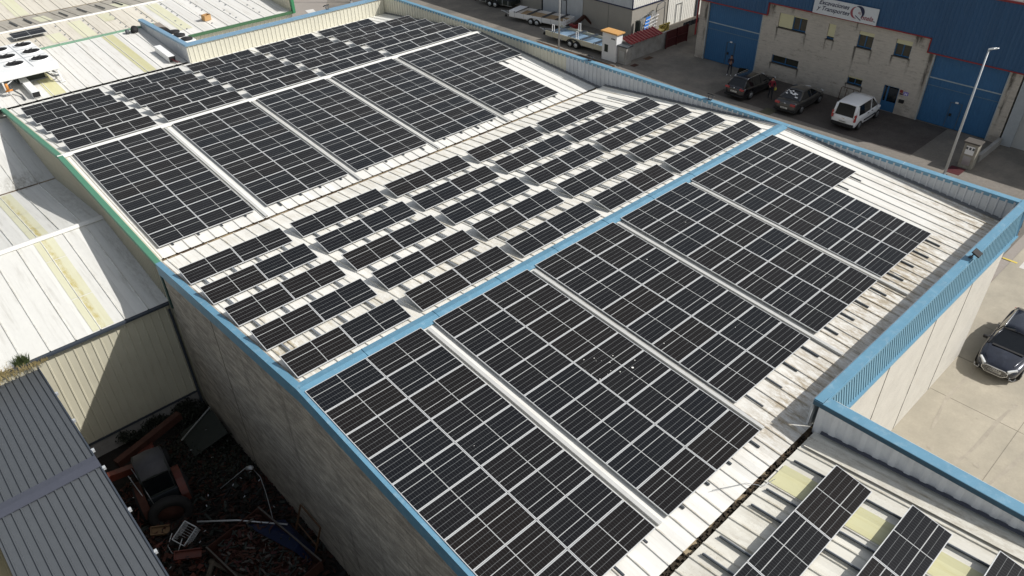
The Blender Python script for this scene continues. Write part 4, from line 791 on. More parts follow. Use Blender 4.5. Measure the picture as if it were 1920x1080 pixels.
for i, (x, y, a, c, lb, m) in enumerate(((48.1, 10.0, .6, .9, 'dull square manhole cover in the pavement behind the grey sedan', 'moss'), (48.2, -3.95, .6, .9, 'dark red-brown manhole cover before the meter cabinet', 'dark_red'), (51.2, 24.2, .45, .5, 'manhole cover in the grey forecourt near the dark red gate', 'brown_metal'), (48.9, 23.9, .35, .5, 'manhole cover beside the grey stone cabinet', 'rust'))):
    z = G + .055 if x < 48.4 and i < 2 else G + .016
    tag(MB().box(x - a, x + a, y - c / 2, y + c / 2, z - .02, z + .008).build('manhole_cover', m), lb, 'manhole cover')
# ---------------------------------------------------------------- street lamps
def lamp(x, y, h, label, armv):
    t = thing('street_lamp', label, 'street lamp', (x, y, G), 0, 'grey street lamps along the road')
    MB().tube([(0, 0, 0), (0, 0, h)], .095, 12, r2=.05).build('pole', 'galv', t); MB().box(-.15, .15, -.15, .15, 0, .05).build('base_plate', 'galv', t)
    a = Vector(armv); e = Vector((0, 0, h)) + a; MB().tube([(0, 0, h - .05), e], .035).build('arm', 'galv', t)
    d = a.normalized(); b = MB(); b.bar(e - d * .1, e + d * .3, .28, .10); b.bar(e + d * .3, e + d * .48, .16, .06); b.build('lamp_head', 'lampwhite', t, bevel=.03)
lamp(47.15, -3.68, 8.3, 'grey street lamp before the blue gate, rising from the blue parapet line at right', (-.05, -.12, .05))
lamp(46.96, 31.4, 9, 'grey street lamp beside the flatbed trailers', (-.6, .1, .1))
lamp(42.4, 59.6, 9, 'far street lamp on the parking ground behind the rear parapet', (-.5, .1, .1))
# ---------------------------------------------------------------- grey warehouse and its corner
gh = thing('grey_warehouse', 'grey precast warehouse with white ribbed upper band and dark blue trim', 'warehouse')
GXF, GYC = 54.4, 28.98
MB().box(GXF, 85, GYC, 60, G, -4.45).build('wall', 'grey_wall', gh)
MB().corr((GXF - .02, GYC, 0), (0, 1, 0), (0, 0, 1), (-1, 0, 0), 31, .25, .025, .08, lo=lambda u: -4.4, hi=lambda u: 1.5).build('upper_cladding', 'greywhite', gh)
MB().corr((GXF, GYC - .02, 0), (1, 0, 0), (0, 0, 1), (0, -1, 0), 28, .3, .03, .1, lo=lambda u: -4.4, hi=lambda u: 1.5).build('upper_cladding', 'white_trim', gh)
b = MB(); b.box(GXF - .07, GXF - .0, GYC - .07, 60, -4.5, -4.4); b.box(GXF - .07, 82, GYC - .07, GYC, -4.5, -4.4); b.box(GXF - .08, GXF + .02, GYC - .08, GYC + .02, -4.4, 1.5); b.build('dark_trim', 'navy', gh)
MB().box(GXF, 82, GYC, 60, 1.45, 1.6).build('roof', 'white_trim', gh)
b = MB(); b.corr((GXF - .05, 35.3, 0), (0, 1, 0), (0, 0, 1), (-1, 0, 0), 5.7, .12, .012, .04, lo=lambda u: G + .02, hi=lambda u: -4.55); b.build('sliding_door', 'greywhite', gh)
b = MB(); b.box(GXF - .12, GXF - .07, 37.48, 37.54, G, -5.2); b.box(GXF - .12, GXF - .07, 38.28, 38.36, G, -5.2); b.box(GXF - .12, GXF - .07, 37.48, 38.36, -5.25, -5.2); b.build('door_frame', 'black', gh)
MB().box(GXF - .1, GXF - .0, 40.95, 41.12, G, -4.5).build('door_edge', 'black', gh)
for y in (31.9, 44.2): MB().box(GXF - .012, GXF, y, y + .08, G, -4.5).build('panel_joint', 'kerbstone', gh)
b = MB(); b.corr((59.9, GYC - .06, 0), (1, 0, 0), (0, 0, 1), (0, -1, 0), 7, .3, .025, .1, lo=lambda u: G, hi=lambda u: -4.5); b.build('sliding_door', 'white_trim', gh)
b = MB(); b.box(61.2, 61.27, GYC - .14, GYC - .1, G, -5.3); b.box(62.1, 62.17, GYC - .14, GYC - .1, G, -5.3); b.box(61.2, 62.17, GYC - .14, GYC - .1, -5.35, -5.3); b.build('door_frame', 'rail', gh)
MB().box(64.6, 64.85, GYC - .2, GYC - .05, G, 1.5).build('downpipe', 'dark_trim', gh)
# low walls, lean-to and gate of that yard
lt = thing('lean_to', 'low concrete lean-to with dark red ribbed roof beside the white kiosk', 'lean-to')
MB().box(49.5, 55.0, 24.9, 25.1, G, G + 1.5).build('wall', 'plinth', lt); MB().box(49.5, 49.7, 25.1, 26.2, G, G + 1.5).build('wall', 'plinth', lt)
MB().corr((49.3, 24.75, G + 1.52), (1, 0, 0), Vector((0, 1, .28)).normalized(), Vector((0, -.28, 1)).normalized(), 4.6, .42, .09, .2, lo=lambda u: 0, hi=lambda u: 1.3, off=.2).build('roof', 'red_metal', lt)
t = thing('red_gate', 'dark red metal gate leaning before the yellow forklift mast', 'gate')
MB().corr((54.3, 24.7, 0), (1, 0, 0), (0, 0, 1), (0, -1, 0), 3.2, .16, .03, .06, lo=lambda u: G + .05, hi=lambda u: G + 1.6).build('gate_sheet', 'dark_red', t); b = MB()
for x in (54.3, 55.9, 57.5): b.box(x - .04, x + .04, 24.6, 24.7, G, G + 1.65)
b.box(54.3, 57.5, 24.6, 24.68, G + .8, G + .88); b.build('gate_frame', 'dark_red', t)
tag(MB().box(57.5, 66, 25.2, 25.4, G, G + 1.1).build('low_wall', 'plinth'), 'low grey wall running behind the dark red gate towards the hall', 'wall')
b = MB(); b.box(57.6, 66, 25.25, 25.3, G + 1.1, G + 1.55)
for k in range(20): b.box(57.6 + k * .43, 57.64 + k * .43, 25.2, 25.25, G + 1.1, G + 1.6)
tag(b.build('sheet_fence', 'dark_trim'), 'dark sheet fence standing on the low grey wall', 'fence')
t = thing('kiosk', 'white utility kiosk with orange tiled roof beside the trailer', 'kiosk')
MB().box(48.2, 49.0, 25.55, 27.2, G, G + 2.45).build('wall', 'white', t); MB().box(48.05, 49.15, 25.4, 27.35, G + 2.45, G + 2.58).build('roof', 'terracotta', t, bevel=.02)
MB().box(48.17, 48.2, 26.5, 26.9, G + .75, G + 1.4).build('hatch', 'greengrey', t)
MB().box(48.17, 48.2, 25.65, 26.2, G + 1.6, G + 2.15).build('meter_door', 'ac_white', t)
for k in range(3): MB().box(48.15, 48.169, 25.7 + k * .16, 25.8 + k * .16, G + 1.98, G + 2.1).build('meter_window', 'black', t)
cabinet('stone_cabinet', 'grey stone cabinet with slab roof at the corner right of the white kiosk', 48.35, 24.5, 25.45, 1.5, 'rail_dark', 'plinth', .8, 0)
# rack of blue plastic panels, mast equipment, yellow machine
t = thing('blue_panel_rack', 'leaning rack with blue plastic panels and white frames by the grey warehouse corner', 'rack')
b = MB()
for k in range(6):
    x = 54.95 + k * .10; b.bar((x, 28.6, G), (x + .5, 28.75, G + 1.75), .03, .03); b.bar((x + 2.0, 28.4, G + .25), (x + 2.2, 28.75, G + 2.0), .03, .03)
    b.bar((x, 28.6, G + .05), (x + 2, 28.4, G + .3), .03, .03); b.bar((x + .5, 28.75, G + 1.75), (x + 2.2, 28.75, G + 2.0), .03, .03)
b.build('rack_frame', 'galv', t)
for k in range(5):
    z = G + .15 + k * .33; x = 55.55 + k * .09
    MB().add([(x, 28.45, z), (x + .62, 28.4, z + .07), (x + .68, 28.45, z + .34), (x + .09, 28.5, z + .27)], [(0, 1, 2, 3)]).build('blue_panel', 'blue_plastic', t)
    b = MB()
    for q in range(4): b.bar((x + .68 + q * .3, 28.42, z + .1 + q * .035), (x + .74 + q * .3, 28.48, z + .36 + q * .035), .05, .05)
    b.bar((x, 28.43, z), (x + 1.9, 28.4, z + .24), .05, .05); b.build('crossbar', 'white', t)
b = MB(); b.box(54.75, 54.82, 28.3, 28.8, G, G + 1.6).box(54.9, 54.95, 28.3, 28.8, G, G + 1.65); b.build('leaning_board', 'greengrey', t)
t = thing('bent_frame', 'tall dark bent pipe frame standing right of the blue panel rack', 'frame')
b = MB(); b.tube([(57.3, 28.3, G), (57.2, 28.3, G + 2.3), (57.35, 28.3, G + 2.7), (58.2, 28.3, G + 2.9), (58.5, 28.3, G + 2.7), (58.6, 28.3, G)], .04); b.tube([(57.2, 28.3, G + 2.1), (58.5, 28.3, G + 2.3)], .025); b.build('pipe', 'dark_trim', t)
t = thing('yellow_machine', 'small yellow compactor machine beside the dark red gate', 'machine', (55.6, 26.6, G))
b = MB(); b.box(-.5, .6, -.4, .4, .25, .8); b.box(-.2, .5, -.3, .3, .8, 1.05); b.build('machine_body', 'yellow', t, bevel=.05)
MB().tube([(-.4, -.45, .3), (-.4, .45, .3)], .3, 16).build('drum', 'galv', t); MB().tube([(.45, -.4, .25), (.45, .4, .25)], .25, 16).build('drum', 'rubber', t)
b = MB(); b.tube([(.5, -.25, .8), (1.1, -.25, 1.3), (1.1, .25, 1.3), (.5, .25, .8)], .03); b.build('handlebar', 'black', t)
t = thing('yellow_pallet', 'yellow slatted frame standing behind the small yellow machine', 'pallet', (57.2, 27.2, G)); b = MB()
for k in range(6): b.box(-.7 + k * .26, -.55 + k * .26, -.05, .05, .1, 1.15)
b.box(-.75, .85, -.08, .08, .1, .22); b.box(-.75, .85, -.08, .08, 1.0, 1.15); b.build('slats', 'yellow', t)
t = thing('go_kart_frame', 'small axle frame with two black wheels behind the long trailer', 'axle', (52.6, 29.6, G)); b = MB(); b.bar((-.9, 0, .35), (.9, .1, .35), .1, .08); b.bar((0, -.5, .35), (0, .6, .35), .08, .08); b.build('chassis', 'galv', t)
for sx in (-.8, .8): MB().tube([(sx, -.12, .35), (sx, .12, .35)], .34, 18).build('wheel', 'rubber', t)
tag(MB().box(50.4, 52.6, 27.0, 27.5, G, G + .08).build('plank_pile', 'plywood'), 'flat pile of pale planks between kiosk and grey wall', 'planks')
t = thing('channel_drain', 'rusty brown drainage channel running along the yard edge beside the long trailer', 'drain'); MB().box(47.05, 47.4, 24.9, 34.6, G + .05, G + .09).build('grate', 'brown_metal', t); MB().box(46.95, 47.04, 24.9, 34.6, G + .05, G + .12).box(47.41, 47.5, 24.9, 34.6, G + .05, G + .12).build('edge', 'kerbstone', t)
# ---------------------------------------------------------------- trailers
def wheel(parent, x, y, z, r, wd, name='wheel'):
    w_ = MB(); w_.tube([(x, y - wd / 2, z), (x, y - wd / 2 + .03, z), (x, y + wd / 2 - .03, z), (x, y + wd / 2, z)], r, 22)
    o = w_.build(name, 'rubber', parent, bevel=.02); 
    for s_ in (-1, 1):
        MB().tube([(x, y + s_ * (wd / 2 + .002), z), (x, y + s_ * (wd / 2 + .012), z)], r * .62, 18).build('rim', 'galv', o)
    return o
def trailer(label, loc, rz, L, W, deckm, sidem, box, beams, posts):
    t = thing('flatbed_trailer', label, 'trailer', loc, rz, 'flatbed trailers beside the grey warehouse')
    h = .62
    MB().box(-L / 2, L / 2, -W / 2 + .05, W / 2 - .05, h, h + .04).build('deck', deckm, t)
    b = MB()
    for s_ in (-1, 1): b.box(-L / 2, L / 2, s_ * W / 2 - .03, s_ * W / 2 + .03, h - .18, h + .28)
    b.box(-L / 2, -L / 2 + .05, -W / 2, W / 2, h - .18, h + .28); b.build('side_board', sidem, t, bevel=.01)
    b = MB()
    for s_ in (-1, 1):
        b.box(-L / 2 + .1, L / 2, s_ * W * .38 - .05, s_ * W * .38 + .05, h - .3, h - .18)
        k = -L / 2 + .4
        while k < L / 2: b.box(k - .02, k + .02, s_ * (W / 2 + .035) - .015, s_ * (W / 2 + .035) + .015, h - .25, h + .32); k += L / 6
    b.build('chassis', 'galv', t)
    for s_ in (-1, 1):
        b = MB(); b.tube([(.15 + math.cos(a) * .85, s_ * (W / 2 + .12), .36 + math.sin(a) * .42) for a in [math.pi * q / 10 for q in range(11)]], .05, 6); b.build('mudguard', sidem if sidem == 'white' else 'rubber', t)
        for x in (-.22, .52): wheel(t, x, s_ * (W / 2 + .1), .33, .33, .2)
    b = MB(); b.bar((L / 2, W * .3, h - .15), (L / 2 + 1.5, 0, h - .12), .07, .07); b.bar((L / 2, -W * .3, h - .15), (L / 2 + 1.5, 0, h - .12), .07, .07); b.bar((L / 2 + 1.4, 0, h - .12), (L / 2 + 1.8, 0, h - .1), .06, .06); b.build('drawbar', 'galv', t)
    b = MB(); b.tube([(L / 2 + 1.1, .1, h + .1), (L / 2 + 1.1, .1, .15)], .03); b.tube([(L / 2 + 1.1, .05, .12), (L / 2 + 1.1, .15, .12)], .12, 12); b.build('jockey_wheel', 'black', t)
    if box: MB().box(L / 2 - .9, L / 2 + .05, -W / 2 + .02, W / 2 - .02, h + .05, h + .42).build('toolbox', 'white', t, bevel=.03)
    for x in beams:
        b = MB()
        for q in (0, .22): b.bar((x + q, -W / 2 - .05, h + .36), (x + q + .1, W / 2 + .1, h + .36), .07, .07)
        b.build('cross_beam', 'dark_trim', t)
    for x, y in posts:
        b = MB(); b.bar((x - .12, y, h + .2), (x - .12, y, h + .95), .05, .05); b.bar((x + .12, y, h + .2), (x + .12, y, h + .95), .05, .05); b.bar((x - .14, y, h + .93), (x + .14, y, h + .93), .05, .05); b.build('post', 'white', t)
    return t
trailer('white flatbed trailer with white toolbox, nearer the grey sliding door', (51.9, 38.7, G), R(102), 6.6, 2.1, 'plywood', 'white', True, (2.3, .7, -1.1, -2.7), ())
trailer('long cream flatbed trailer with blue-grey deck sheets behind the kiosk', (49.7, 30.9, G), R(92), 7.6, 2.2, 'bluegrey', 'cream', False, (2.5, .5, -1.0, -2.6), ((2.9, 1.0), (1.3, -1.0), (-.2, 1.1), (3.3, -1.0)))
t = trailer('dark loaded trailer at the top edge beside the grey wall', (53.3, 46.6, G), R(100), 4.6, 2.0, 'brown_metal', 'greengrey', False, (), ())
MB().box(-1.9, 1.7, -.85, .85, .66, 1.35).build('load', 'rail_dark', t, bevel=.05); MB().box(1.9, 2.2, .5, .9, .7, 1.1).build('warning_board', 'yellow', t); MB().box(2.0, 2.25, -.6, -.2, .7, 1.0).build('load_item', 'red_metal', t)
t = thing('orange_loader_arm', 'rusty red machine arm at the end of the white trailer', 'machine', (53.2, 34.6, G)); b = MB(); b.bar((-.8, 0, .5), (.9, .2, 1.0), .3, .3); b.bar((.9, .2, 1.0), (1.3, -.5, .3), .2, .2); b.build('arm', 'rust', t); MB().box(-1.1, -.5, -.4, .4, 0, .6).build('base', 'red_metal', t)
# ---------------------------------------------------------------- cars
def interp(tab, x):
    for (x0, v0), (x1, v1) in zip(tab, tab[1:]):
        if x <= x1: return v0 + (v1 - v0) * max(0, (x - x0)) / (x1 - x0)
    return tab[-1][1]
def car(name, label, cat, loc, rz, L, W, shoulder, halfw, gh_, paint, wheels, wr, extras):
    """shoulder/halfw: tables over x (rear -L/2 .. front L/2); gh_: (rear base x,z, rear roof x, front roof x, roof z, front base x,z, roof half width)"""
    t = thing(name, label, cat, loc, rz)
    nst = 26; b = MB(); rings = []
    for i in range(nst + 1):
        x = -L / 2 + L * i / nst; w_ = interp(halfw, x); zs_ = interp(shoulder, x); e = min(i, nst - i); zb = .22 + (.12 if e == 0 else .04 if e == 1 else 0)
        half = [(0, zb), (.8 * w_, zb), (.95 * w_, zb + .06), (w_ * .985, .45), (w_, .62), (w_ * .985, zs_ - .14), (w_ * .94, zs_ - .05), (w_ * .84, zs_), (w_ * .45, zs_ + .02), (0, zs_ + .025)]
        for wx in wheels:                                    # wheel arches cut up into the side
            d = abs(x - wx)
            if d < wr + .06: za = wr * .98 + math.sqrt(max(0, (wr + .06) ** 2 - d * d)) * .92; half = [(y, max(z, za) if y > .75 * w_ and z < za else z) for y, z in half]
        rings.append([(x, y, z) for y, z in half] + [(x, -y, z) for y, z in half[-2:0:-1]])
    n = len(rings[0]); vs = [v for q in rings for v in q]
    b.add(vs, [(i * n + k, i * n + (k + 1) % n, (i + 1) * n + (k + 1) % n, (i + 1) * n + k) for i in range(nst) for k in range(n)] + [tuple(range(n)), tuple(range(nst * n, nst * n + n))], 0, True)
    bo = b.build('body', paint, t); sm = bo.modifiers.new('sub', 'SUBSURF'); sm.levels = sm.render_levels = 1
    MB().box(-L / 2 + .25, L / 2 - .25, -W / 2 + .16, W / 2 - .16, .16, .5).build('underbody', 'black', t)
    rb, rbz, rr, fr, rz_, fb, fbz, rw_ = gh_
    wb = interp(halfw, (rb + fb) / 2) * .90; wrb = interp(halfw, rb) * .86; wfb = interp(halfw, fb) * .84
    Pt = {}
    for s_ in (-1, 1): Pt[s_] = [(rb, s_ * wrb, rbz), (rr, s_ * rw_ * .95, rz_ - .03), (rr + (fr - rr) * .4, s_ * rw_, rz_), (fr, s_ * rw_ * .95, rz_ - .03), (fb, s_ * wfb, fbz), ((rr + fr) / 2, s_ * wb, (rbz + fbz) / 2)]
    def off(p, o): c = Vector((0, 0, .9)); v = Vector(p); return v + Vector(((v.x) * .004, math.copysign(o, v.y), o * .6))
    g = MB(); q = Pt[-1] + Pt[1]
    g.add(q, [(0, 1, 7, 6), (3, 4, 10, 9), (1, 2, 8, 7), (2, 3, 9, 8), (0, 5, 2, 1), (5, 4, 3, 2), (6, 7, 8, 11), (11, 8, 9, 10)]); g.build('windows', 'win_black', t)
    ro = MB(); m_ = 5; vs = []
    xs_ = [rr - .02, rr + (fr - rr) * .12, rr + (fr - rr) * .4, rr + (fr - rr) * .8, fr + .02]
    for x in xs_:
        zz = rz_ + .02 - .05 * (abs(x - (rr + fr) / 2) / ((fr - rr) / 2)) ** 3; ww = rw_ + .02 - .03 * (abs(x - (rr + fr) / 2) / ((fr - rr) / 2)) ** 2
        vs += [(x, -ww, zz - .05), (x, -ww * .93, zz), (x, 0, zz + .035), (x, ww * .93, zz), (x, ww, zz - .05)]
    ro.add(vs, [(i * 5 + k, i * 5 + k + 1, (i + 1) * 5 + k + 1, (i + 1) * 5 + k) for i in range(4) for k in range(4)], 0, True); o = ro.build('roof', paint, t); o.modifiers.new('s', 'SOLIDIFY').thickness = -.04
    for s_ in (-1, 1):
        P_ = Pt[s_]
        for a, c_, r_ in ((P_[0], P_[1], extras.get('dp', .05)), (P_[4], P_[3], .035)): MB().tube([off(a, -.01), off(c_, -.01)], r_, 6).build('pillar', paint, t)
        pl = MB(); mid = Vector(P_[5]); tp = Vector(P_[2]); mx = extras.get('bpillar', mid.x); k = rw_; pl.bar((mx, s_ * wb, (rbz + fbz) / 2 - .02), (mx - .03, s_ * rw_ * 1.0, rz_ - .05), .07, .03, up=(0, s_, .2)); pl.build('pillar', paint, t); pl = MB()
        if extras.get('cpillar') is not None: cx = extras['cpillar']; pl.bar((cx, s_ * wb, rbz), (cx + .04, s_ * rw_, rz_ - .05), .09, .03, up=(0, s_, .2)); pl.build('pillar', paint, t)
    if extras.get('rails'):
        for s_ in (-1, 1): MB().tube([(rr + .1, s_ * rw_ * .96, rz_ + .0), (rr + .25, s_ * rw_ * .96, rz_ + .06), (fr - .25, s_ * rw_ * .96, rz_ + .06), (fr - .1, s_ * rw_ * .96, rz_ + .0)], .02, 6).build('roof_rail', 'chrome', t)
    for wx in wheels:
        for s_ in (-1, 1):
            o = MB().tube([(wx, s_ * (W / 2 - .20), wr), (wx, s_ * (W / 2 - .01), wr)], wr, 24).build('wheel', 'rubber', t, bevel=.02)
            r_ = MB(); r_.tube([(wx, s_ * (W / 2 - .012), wr), (wx, s_ * (W / 2 + .0), wr)], wr * .64, 24)
            for k in range(5): a = k * 1.2566; r_.bar((wx, s_ * (W / 2 + .004), wr), (wx + math.cos(a) * wr * .6, s_ * (W / 2 + .004), wr + math.sin(a) * wr * .6), .05, .01, up=(0, 1, 0))
            r_.build('rim', 'rim_grey', o)
    zr_ = interp(shoulder, -L / 2 + .1)
    for s_ in (-1, 1):
        tl = extras['tail']; wq = interp(halfw, -L / 2 + .1)
        MB().box(-L / 2 - .015, -L / 2 + tl[2], s_ * wq * 1.005 - (s_ > 0) * tl[0], s_ * wq * 1.005 + (s_ < 0) * tl[0], tl[3], tl[3] + tl[1]).build('tail_light', 'taillight', t, bevel=.015)
        mz = extras.get('mirror', (fb - .25, .98)); MB().box(mz[0] - .07, mz[0] + .06, s_ * (W / 2 + .08) - .1, s_ * (W / 2 + .08) + .1, mz[1] - .07, mz[1] + .08).build('mirror', extras.get('mm', paint), t, bevel=.03)
        for hx in extras['handles']: MB().box(hx - .09, hx + .09, s_ * (interp(halfw, hx) - .0) - .015, s_ * (interp(halfw, hx)) + .02, extras['hz'], extras['hz'] + .035).build('door_handle', extras.get('hm', paint), t)
        hl = MB(); wf = interp(halfw, L / 2 - .15); hl.bar((L / 2 - .02, s_ * wf * .62, .66), (L / 2 - .34, s_ * wf * 1.0, .72), .10, .13); hl.build('headlight', 'headlight', t, bevel=.02)
    pz = extras['plate']; po = MB().box(-L / 2 - .035, -L / 2 - .02, -.26, .26, pz, pz + .11).build('number_plate', 'plate', t)
    text(extras['num'], .095, (-L / 2 - .037, .22, pz + .02), 'black', po, ext=.001, bold=.002)
    text(extras['num'], .095, (L / 2 + .037, -.22, .46 + .02), 'black', MB().box(L / 2 + .02, L / 2 + .035, -.26, .26, .46, .57).build('number_plate', 'plate', t), ext=.001, ax=((0, 1, 0), (0, 0, 1)), bold=.002)
    MB().box(-L / 2 - .03, -L / 2 + .1, -W / 2 + .12, W / 2 - .12, .3, extras.get('bump', .42)).build('bumper', extras.get('bm', 'black'), t, bevel=.03)
    return t
# NB text() sets world matrices before parenting: parents sit at the origin while building, so cars are built there and moved afterwards
def place(t, loc, rz): t.location = loc; t.rotation_euler = (0, 0, rz); return t
K = 1.06
suv = car('estate_car', 'black estate car with roof rails parked beside the left blue gate, its door open', 'car', (0, 0, 0), 0, 4.75, 1.84,
    [(-2.37, .88), (-2.2, 1.0), (-1, .98), (.9, .94), (1.2, .92), (2.0, .80), (2.37, .62)], [(-2.37, .74), (-2.1, .88), (0, .92), (1.6, .90), (2.15, .78), (2.37, .6)],
    (-2.18, .98, -1.75, .25, 1.52, 1.1, .93, .60), 'car_black', (-1.38, 1.40), .33, dict(rails=True, tail=(.34, .14, .1, .82), handles=(-.55, .45), hz=.84, plate=.62, num='5821 DTX', bpillar=-.05, cpillar=-1.05))
b = MB(); b.add([(.95, .93, .35), (.95, .93, .9), (.55, 1.75, .9), (.55, 1.75, .35), (.98, .93, .35), (.98, .93, .9), (.58, 1.77, .9), (.58, 1.77, .35)], [(0, 1, 2, 3), (4, 5, 6, 7), (0, 1, 5, 4), (1, 2, 6, 5), (2, 3, 7, 6), (3, 0, 4, 7)]); d_ = b.build('open_door', 'car_black', suv)
MB().add([(.93, .93, .9), (.6, .9, 1.4), (.35, 1.5, 1.4), (.56, 1.74, .9)], [(0, 1, 2, 3)]).build('door_window', 'win', d_)
MB().tube([(-2.40, 0, .93), (-2.385, 0, .93)], .06, 14).build('badge', 'chrome', suv)
place(suv, (50.75, 13.25, G + .02), R(-1)); suv.scale = (K, K, K)
sed = car('sedan', 'dark grey sedan with foil sunshade behind its rear window, middle of the parked cars', 'car', (0, 0, 0), 0, 4.76, 1.82,
    [(-2.38, .90), (-2.25, .99), (-1.55, 1.0), (-.8, .95), (.9, .92), (1.25, .90), (2.05, .78), (2.38, .60)], [(-2.38, .70), (-2.15, .86), (0, .91), (1.6, .89), (2.15, .76), (2.38, .56)],
    (-1.72, 1.0, -.95, .2, 1.44, 1.15, .92, .56), 'car_grey', (-1.35, 1.36), .32, dict(tail=(.36, .16, .1, .76), handles=(-.5, .5), hz=.82, plate=.5, num='4306 FKL', bpillar=0, dp=.07))
rd = random.Random(2); b = MB()
for k in range(14):
    u, v_ = rd.uniform(.15, .8), rd.uniform(-.5, .5); x = -1.70 + .72 * u; z = 1.02 + .40 * u + .005; b.add([(x, v_, z + .02), (x + .1, v_ + .02, z + .07), (x + .11, v_ + .18, z + .075), (x + .02, v_ + .16, z + .03)], [(0, 1, 2, 3)])
b.build('sunshade', 'white', sed); MB().tube([(-2.41, 0, .88), (-2.39, 0, .88)], .055, 14).build('badge', 'chrome', sed)
place(sed, (50.9, 9.0, G + .02), R(2)); sed.scale = (K, K, K)
van = car('van', 'white small van parked in front of the blue office door', 'van', (0, 0, 0), 0, 4.38, 1.81,
    [(-2.19, .98), (-2.1, 1.02), (.9, 1.02), (1.35, 1.0), (1.95, .84), (2.19, .62)], [(-2.19, .82), (-2.0, .89), (0, .905), (1.4, .89), (1.95, .78), (2.19, .6)],
    (-2.14, 1.02, -1.95, .45, 1.80, 1.38, 1.0, .70), 'car_white', (-1.34, 1.39), .32, dict(tail=(.13, .5, .12, .75), handles=(-.35, .25), hz=.93, hm='black', plate=.58, num='7158 HZB', bpillar=.2, cpillar=-1.85, dp=.09, bump=.52, mirror=(1.0, 1.08)))
for s_ in (-1, 1): MB().box(-.85, .9, s_ * .905 - .015, s_ * .905 + .02, .52, .62).build('side_moulding', 'black', van)
MB().box(-2.225, -2.19, -.1, .1, .83, .88).build('badge', 'chrome', van)
for s_ in (-1, 1):
    MB().add([(-2.05, s_ * .83, 1.04), (-1.72, s_ * .86, 1.04), (-1.66, s_ * .735, 1.72), (-1.92, s_ * .72, 1.72)], [(0, 1, 2, 3)]).build('quarter_panel', 'car_white', van)
place(van, (51.25, 4.55, G + .02), R(1)); van.scale = (K, K, K)
aud = car('estate_car', 'shiny dark navy estate car parked facing the building on the sunlit concrete yard', 'car', (0, 0, 0), 0, 4.74, 1.85,
    [(-2.37, .86), (-2.2, 1.0), (-1, .98), (.9, .95), (1.2, .93), (1.75, .86), (2.1, .78), (2.37, .66)], [(-2.37, .74), (-2.1, .88), (0, .925), (1.5, .915), (2.0, .84), (2.25, .72), (2.37, .60)],
    (-2.15, .98, -1.6, .35, 1.44, 1.15, .94, .59), 'car_navy', (-1.40, 1.45), .34, dict(rails=True, tail=(.34, .14, .1, .80), handles=(-.5, .5), hz=.84, plate=.62, num='0952 KVD', mm='black', bpillar=0))
b = MB(); b.prism([(-.36, .68), (.36, .68), (.50, .60), (.50, .50), (.34, .36), (-.34, .36), (-.50, .50), (-.50, .60)], 'x', 2.33, 2.405); gr = b.build('grille', 'black', aud)
b = MB(); pp = [(-.36, .69), (.36, .69), (.51, .61), (.51, .50), (.35, .35), (-.35, .35), (-.51, .50), (-.51, .61)]
for k in range(8): b.bar((2.41, *pp[k]), (2.41, *pp[(k + 1) % 8]), .02, .02)
for k in range(5): b.bar((2.408, -.47 + (.08 if k in (0, 4) else 0), .40 + k * .06), (2.408, .47 - (.08 if k in (0, 4) else 0), .40 + k * .06), .008, .008)
b.build('grille_trim', 'chrome', gr)
for k in range(4):
    b = MB(); b.tube([(2.42, (k - 1.5) * .075 + math.cos(a) * .05, .625 + math.sin(a) * .05) for a in [6.2832 * q / 16 for q in range(17)]], .008, 5, cap=False); b.build('ring_emblem', 'chrome', aud)
for s_ in (-1, 1):
    b = MB(); b.tube([(2.33, s_ * .62, .46), (2.36, s_ * .62, .34), (2.30, s_ * .80, .34), (2.24, s_ * .82, .46)], .012, 6); b.build('fog_light_trim', 'chrome', aud)
    b = MB(); b.bar((2.0, s_ * .55, .84), (1.2, s_ * .72, .955), .02, .02); b.build('bonnet_crease', 'car_navy', aud)
b = MB(); b.bar((1.18, -.62, .97), (1.18, .62, .97), .12, .02); b.build('wiper_cowl', 'black', aud)
place(aud, (31.3, -13.15, G + .01), R(180 + 1.5)); aud.scale = (1.03, 1.03, 1.03)
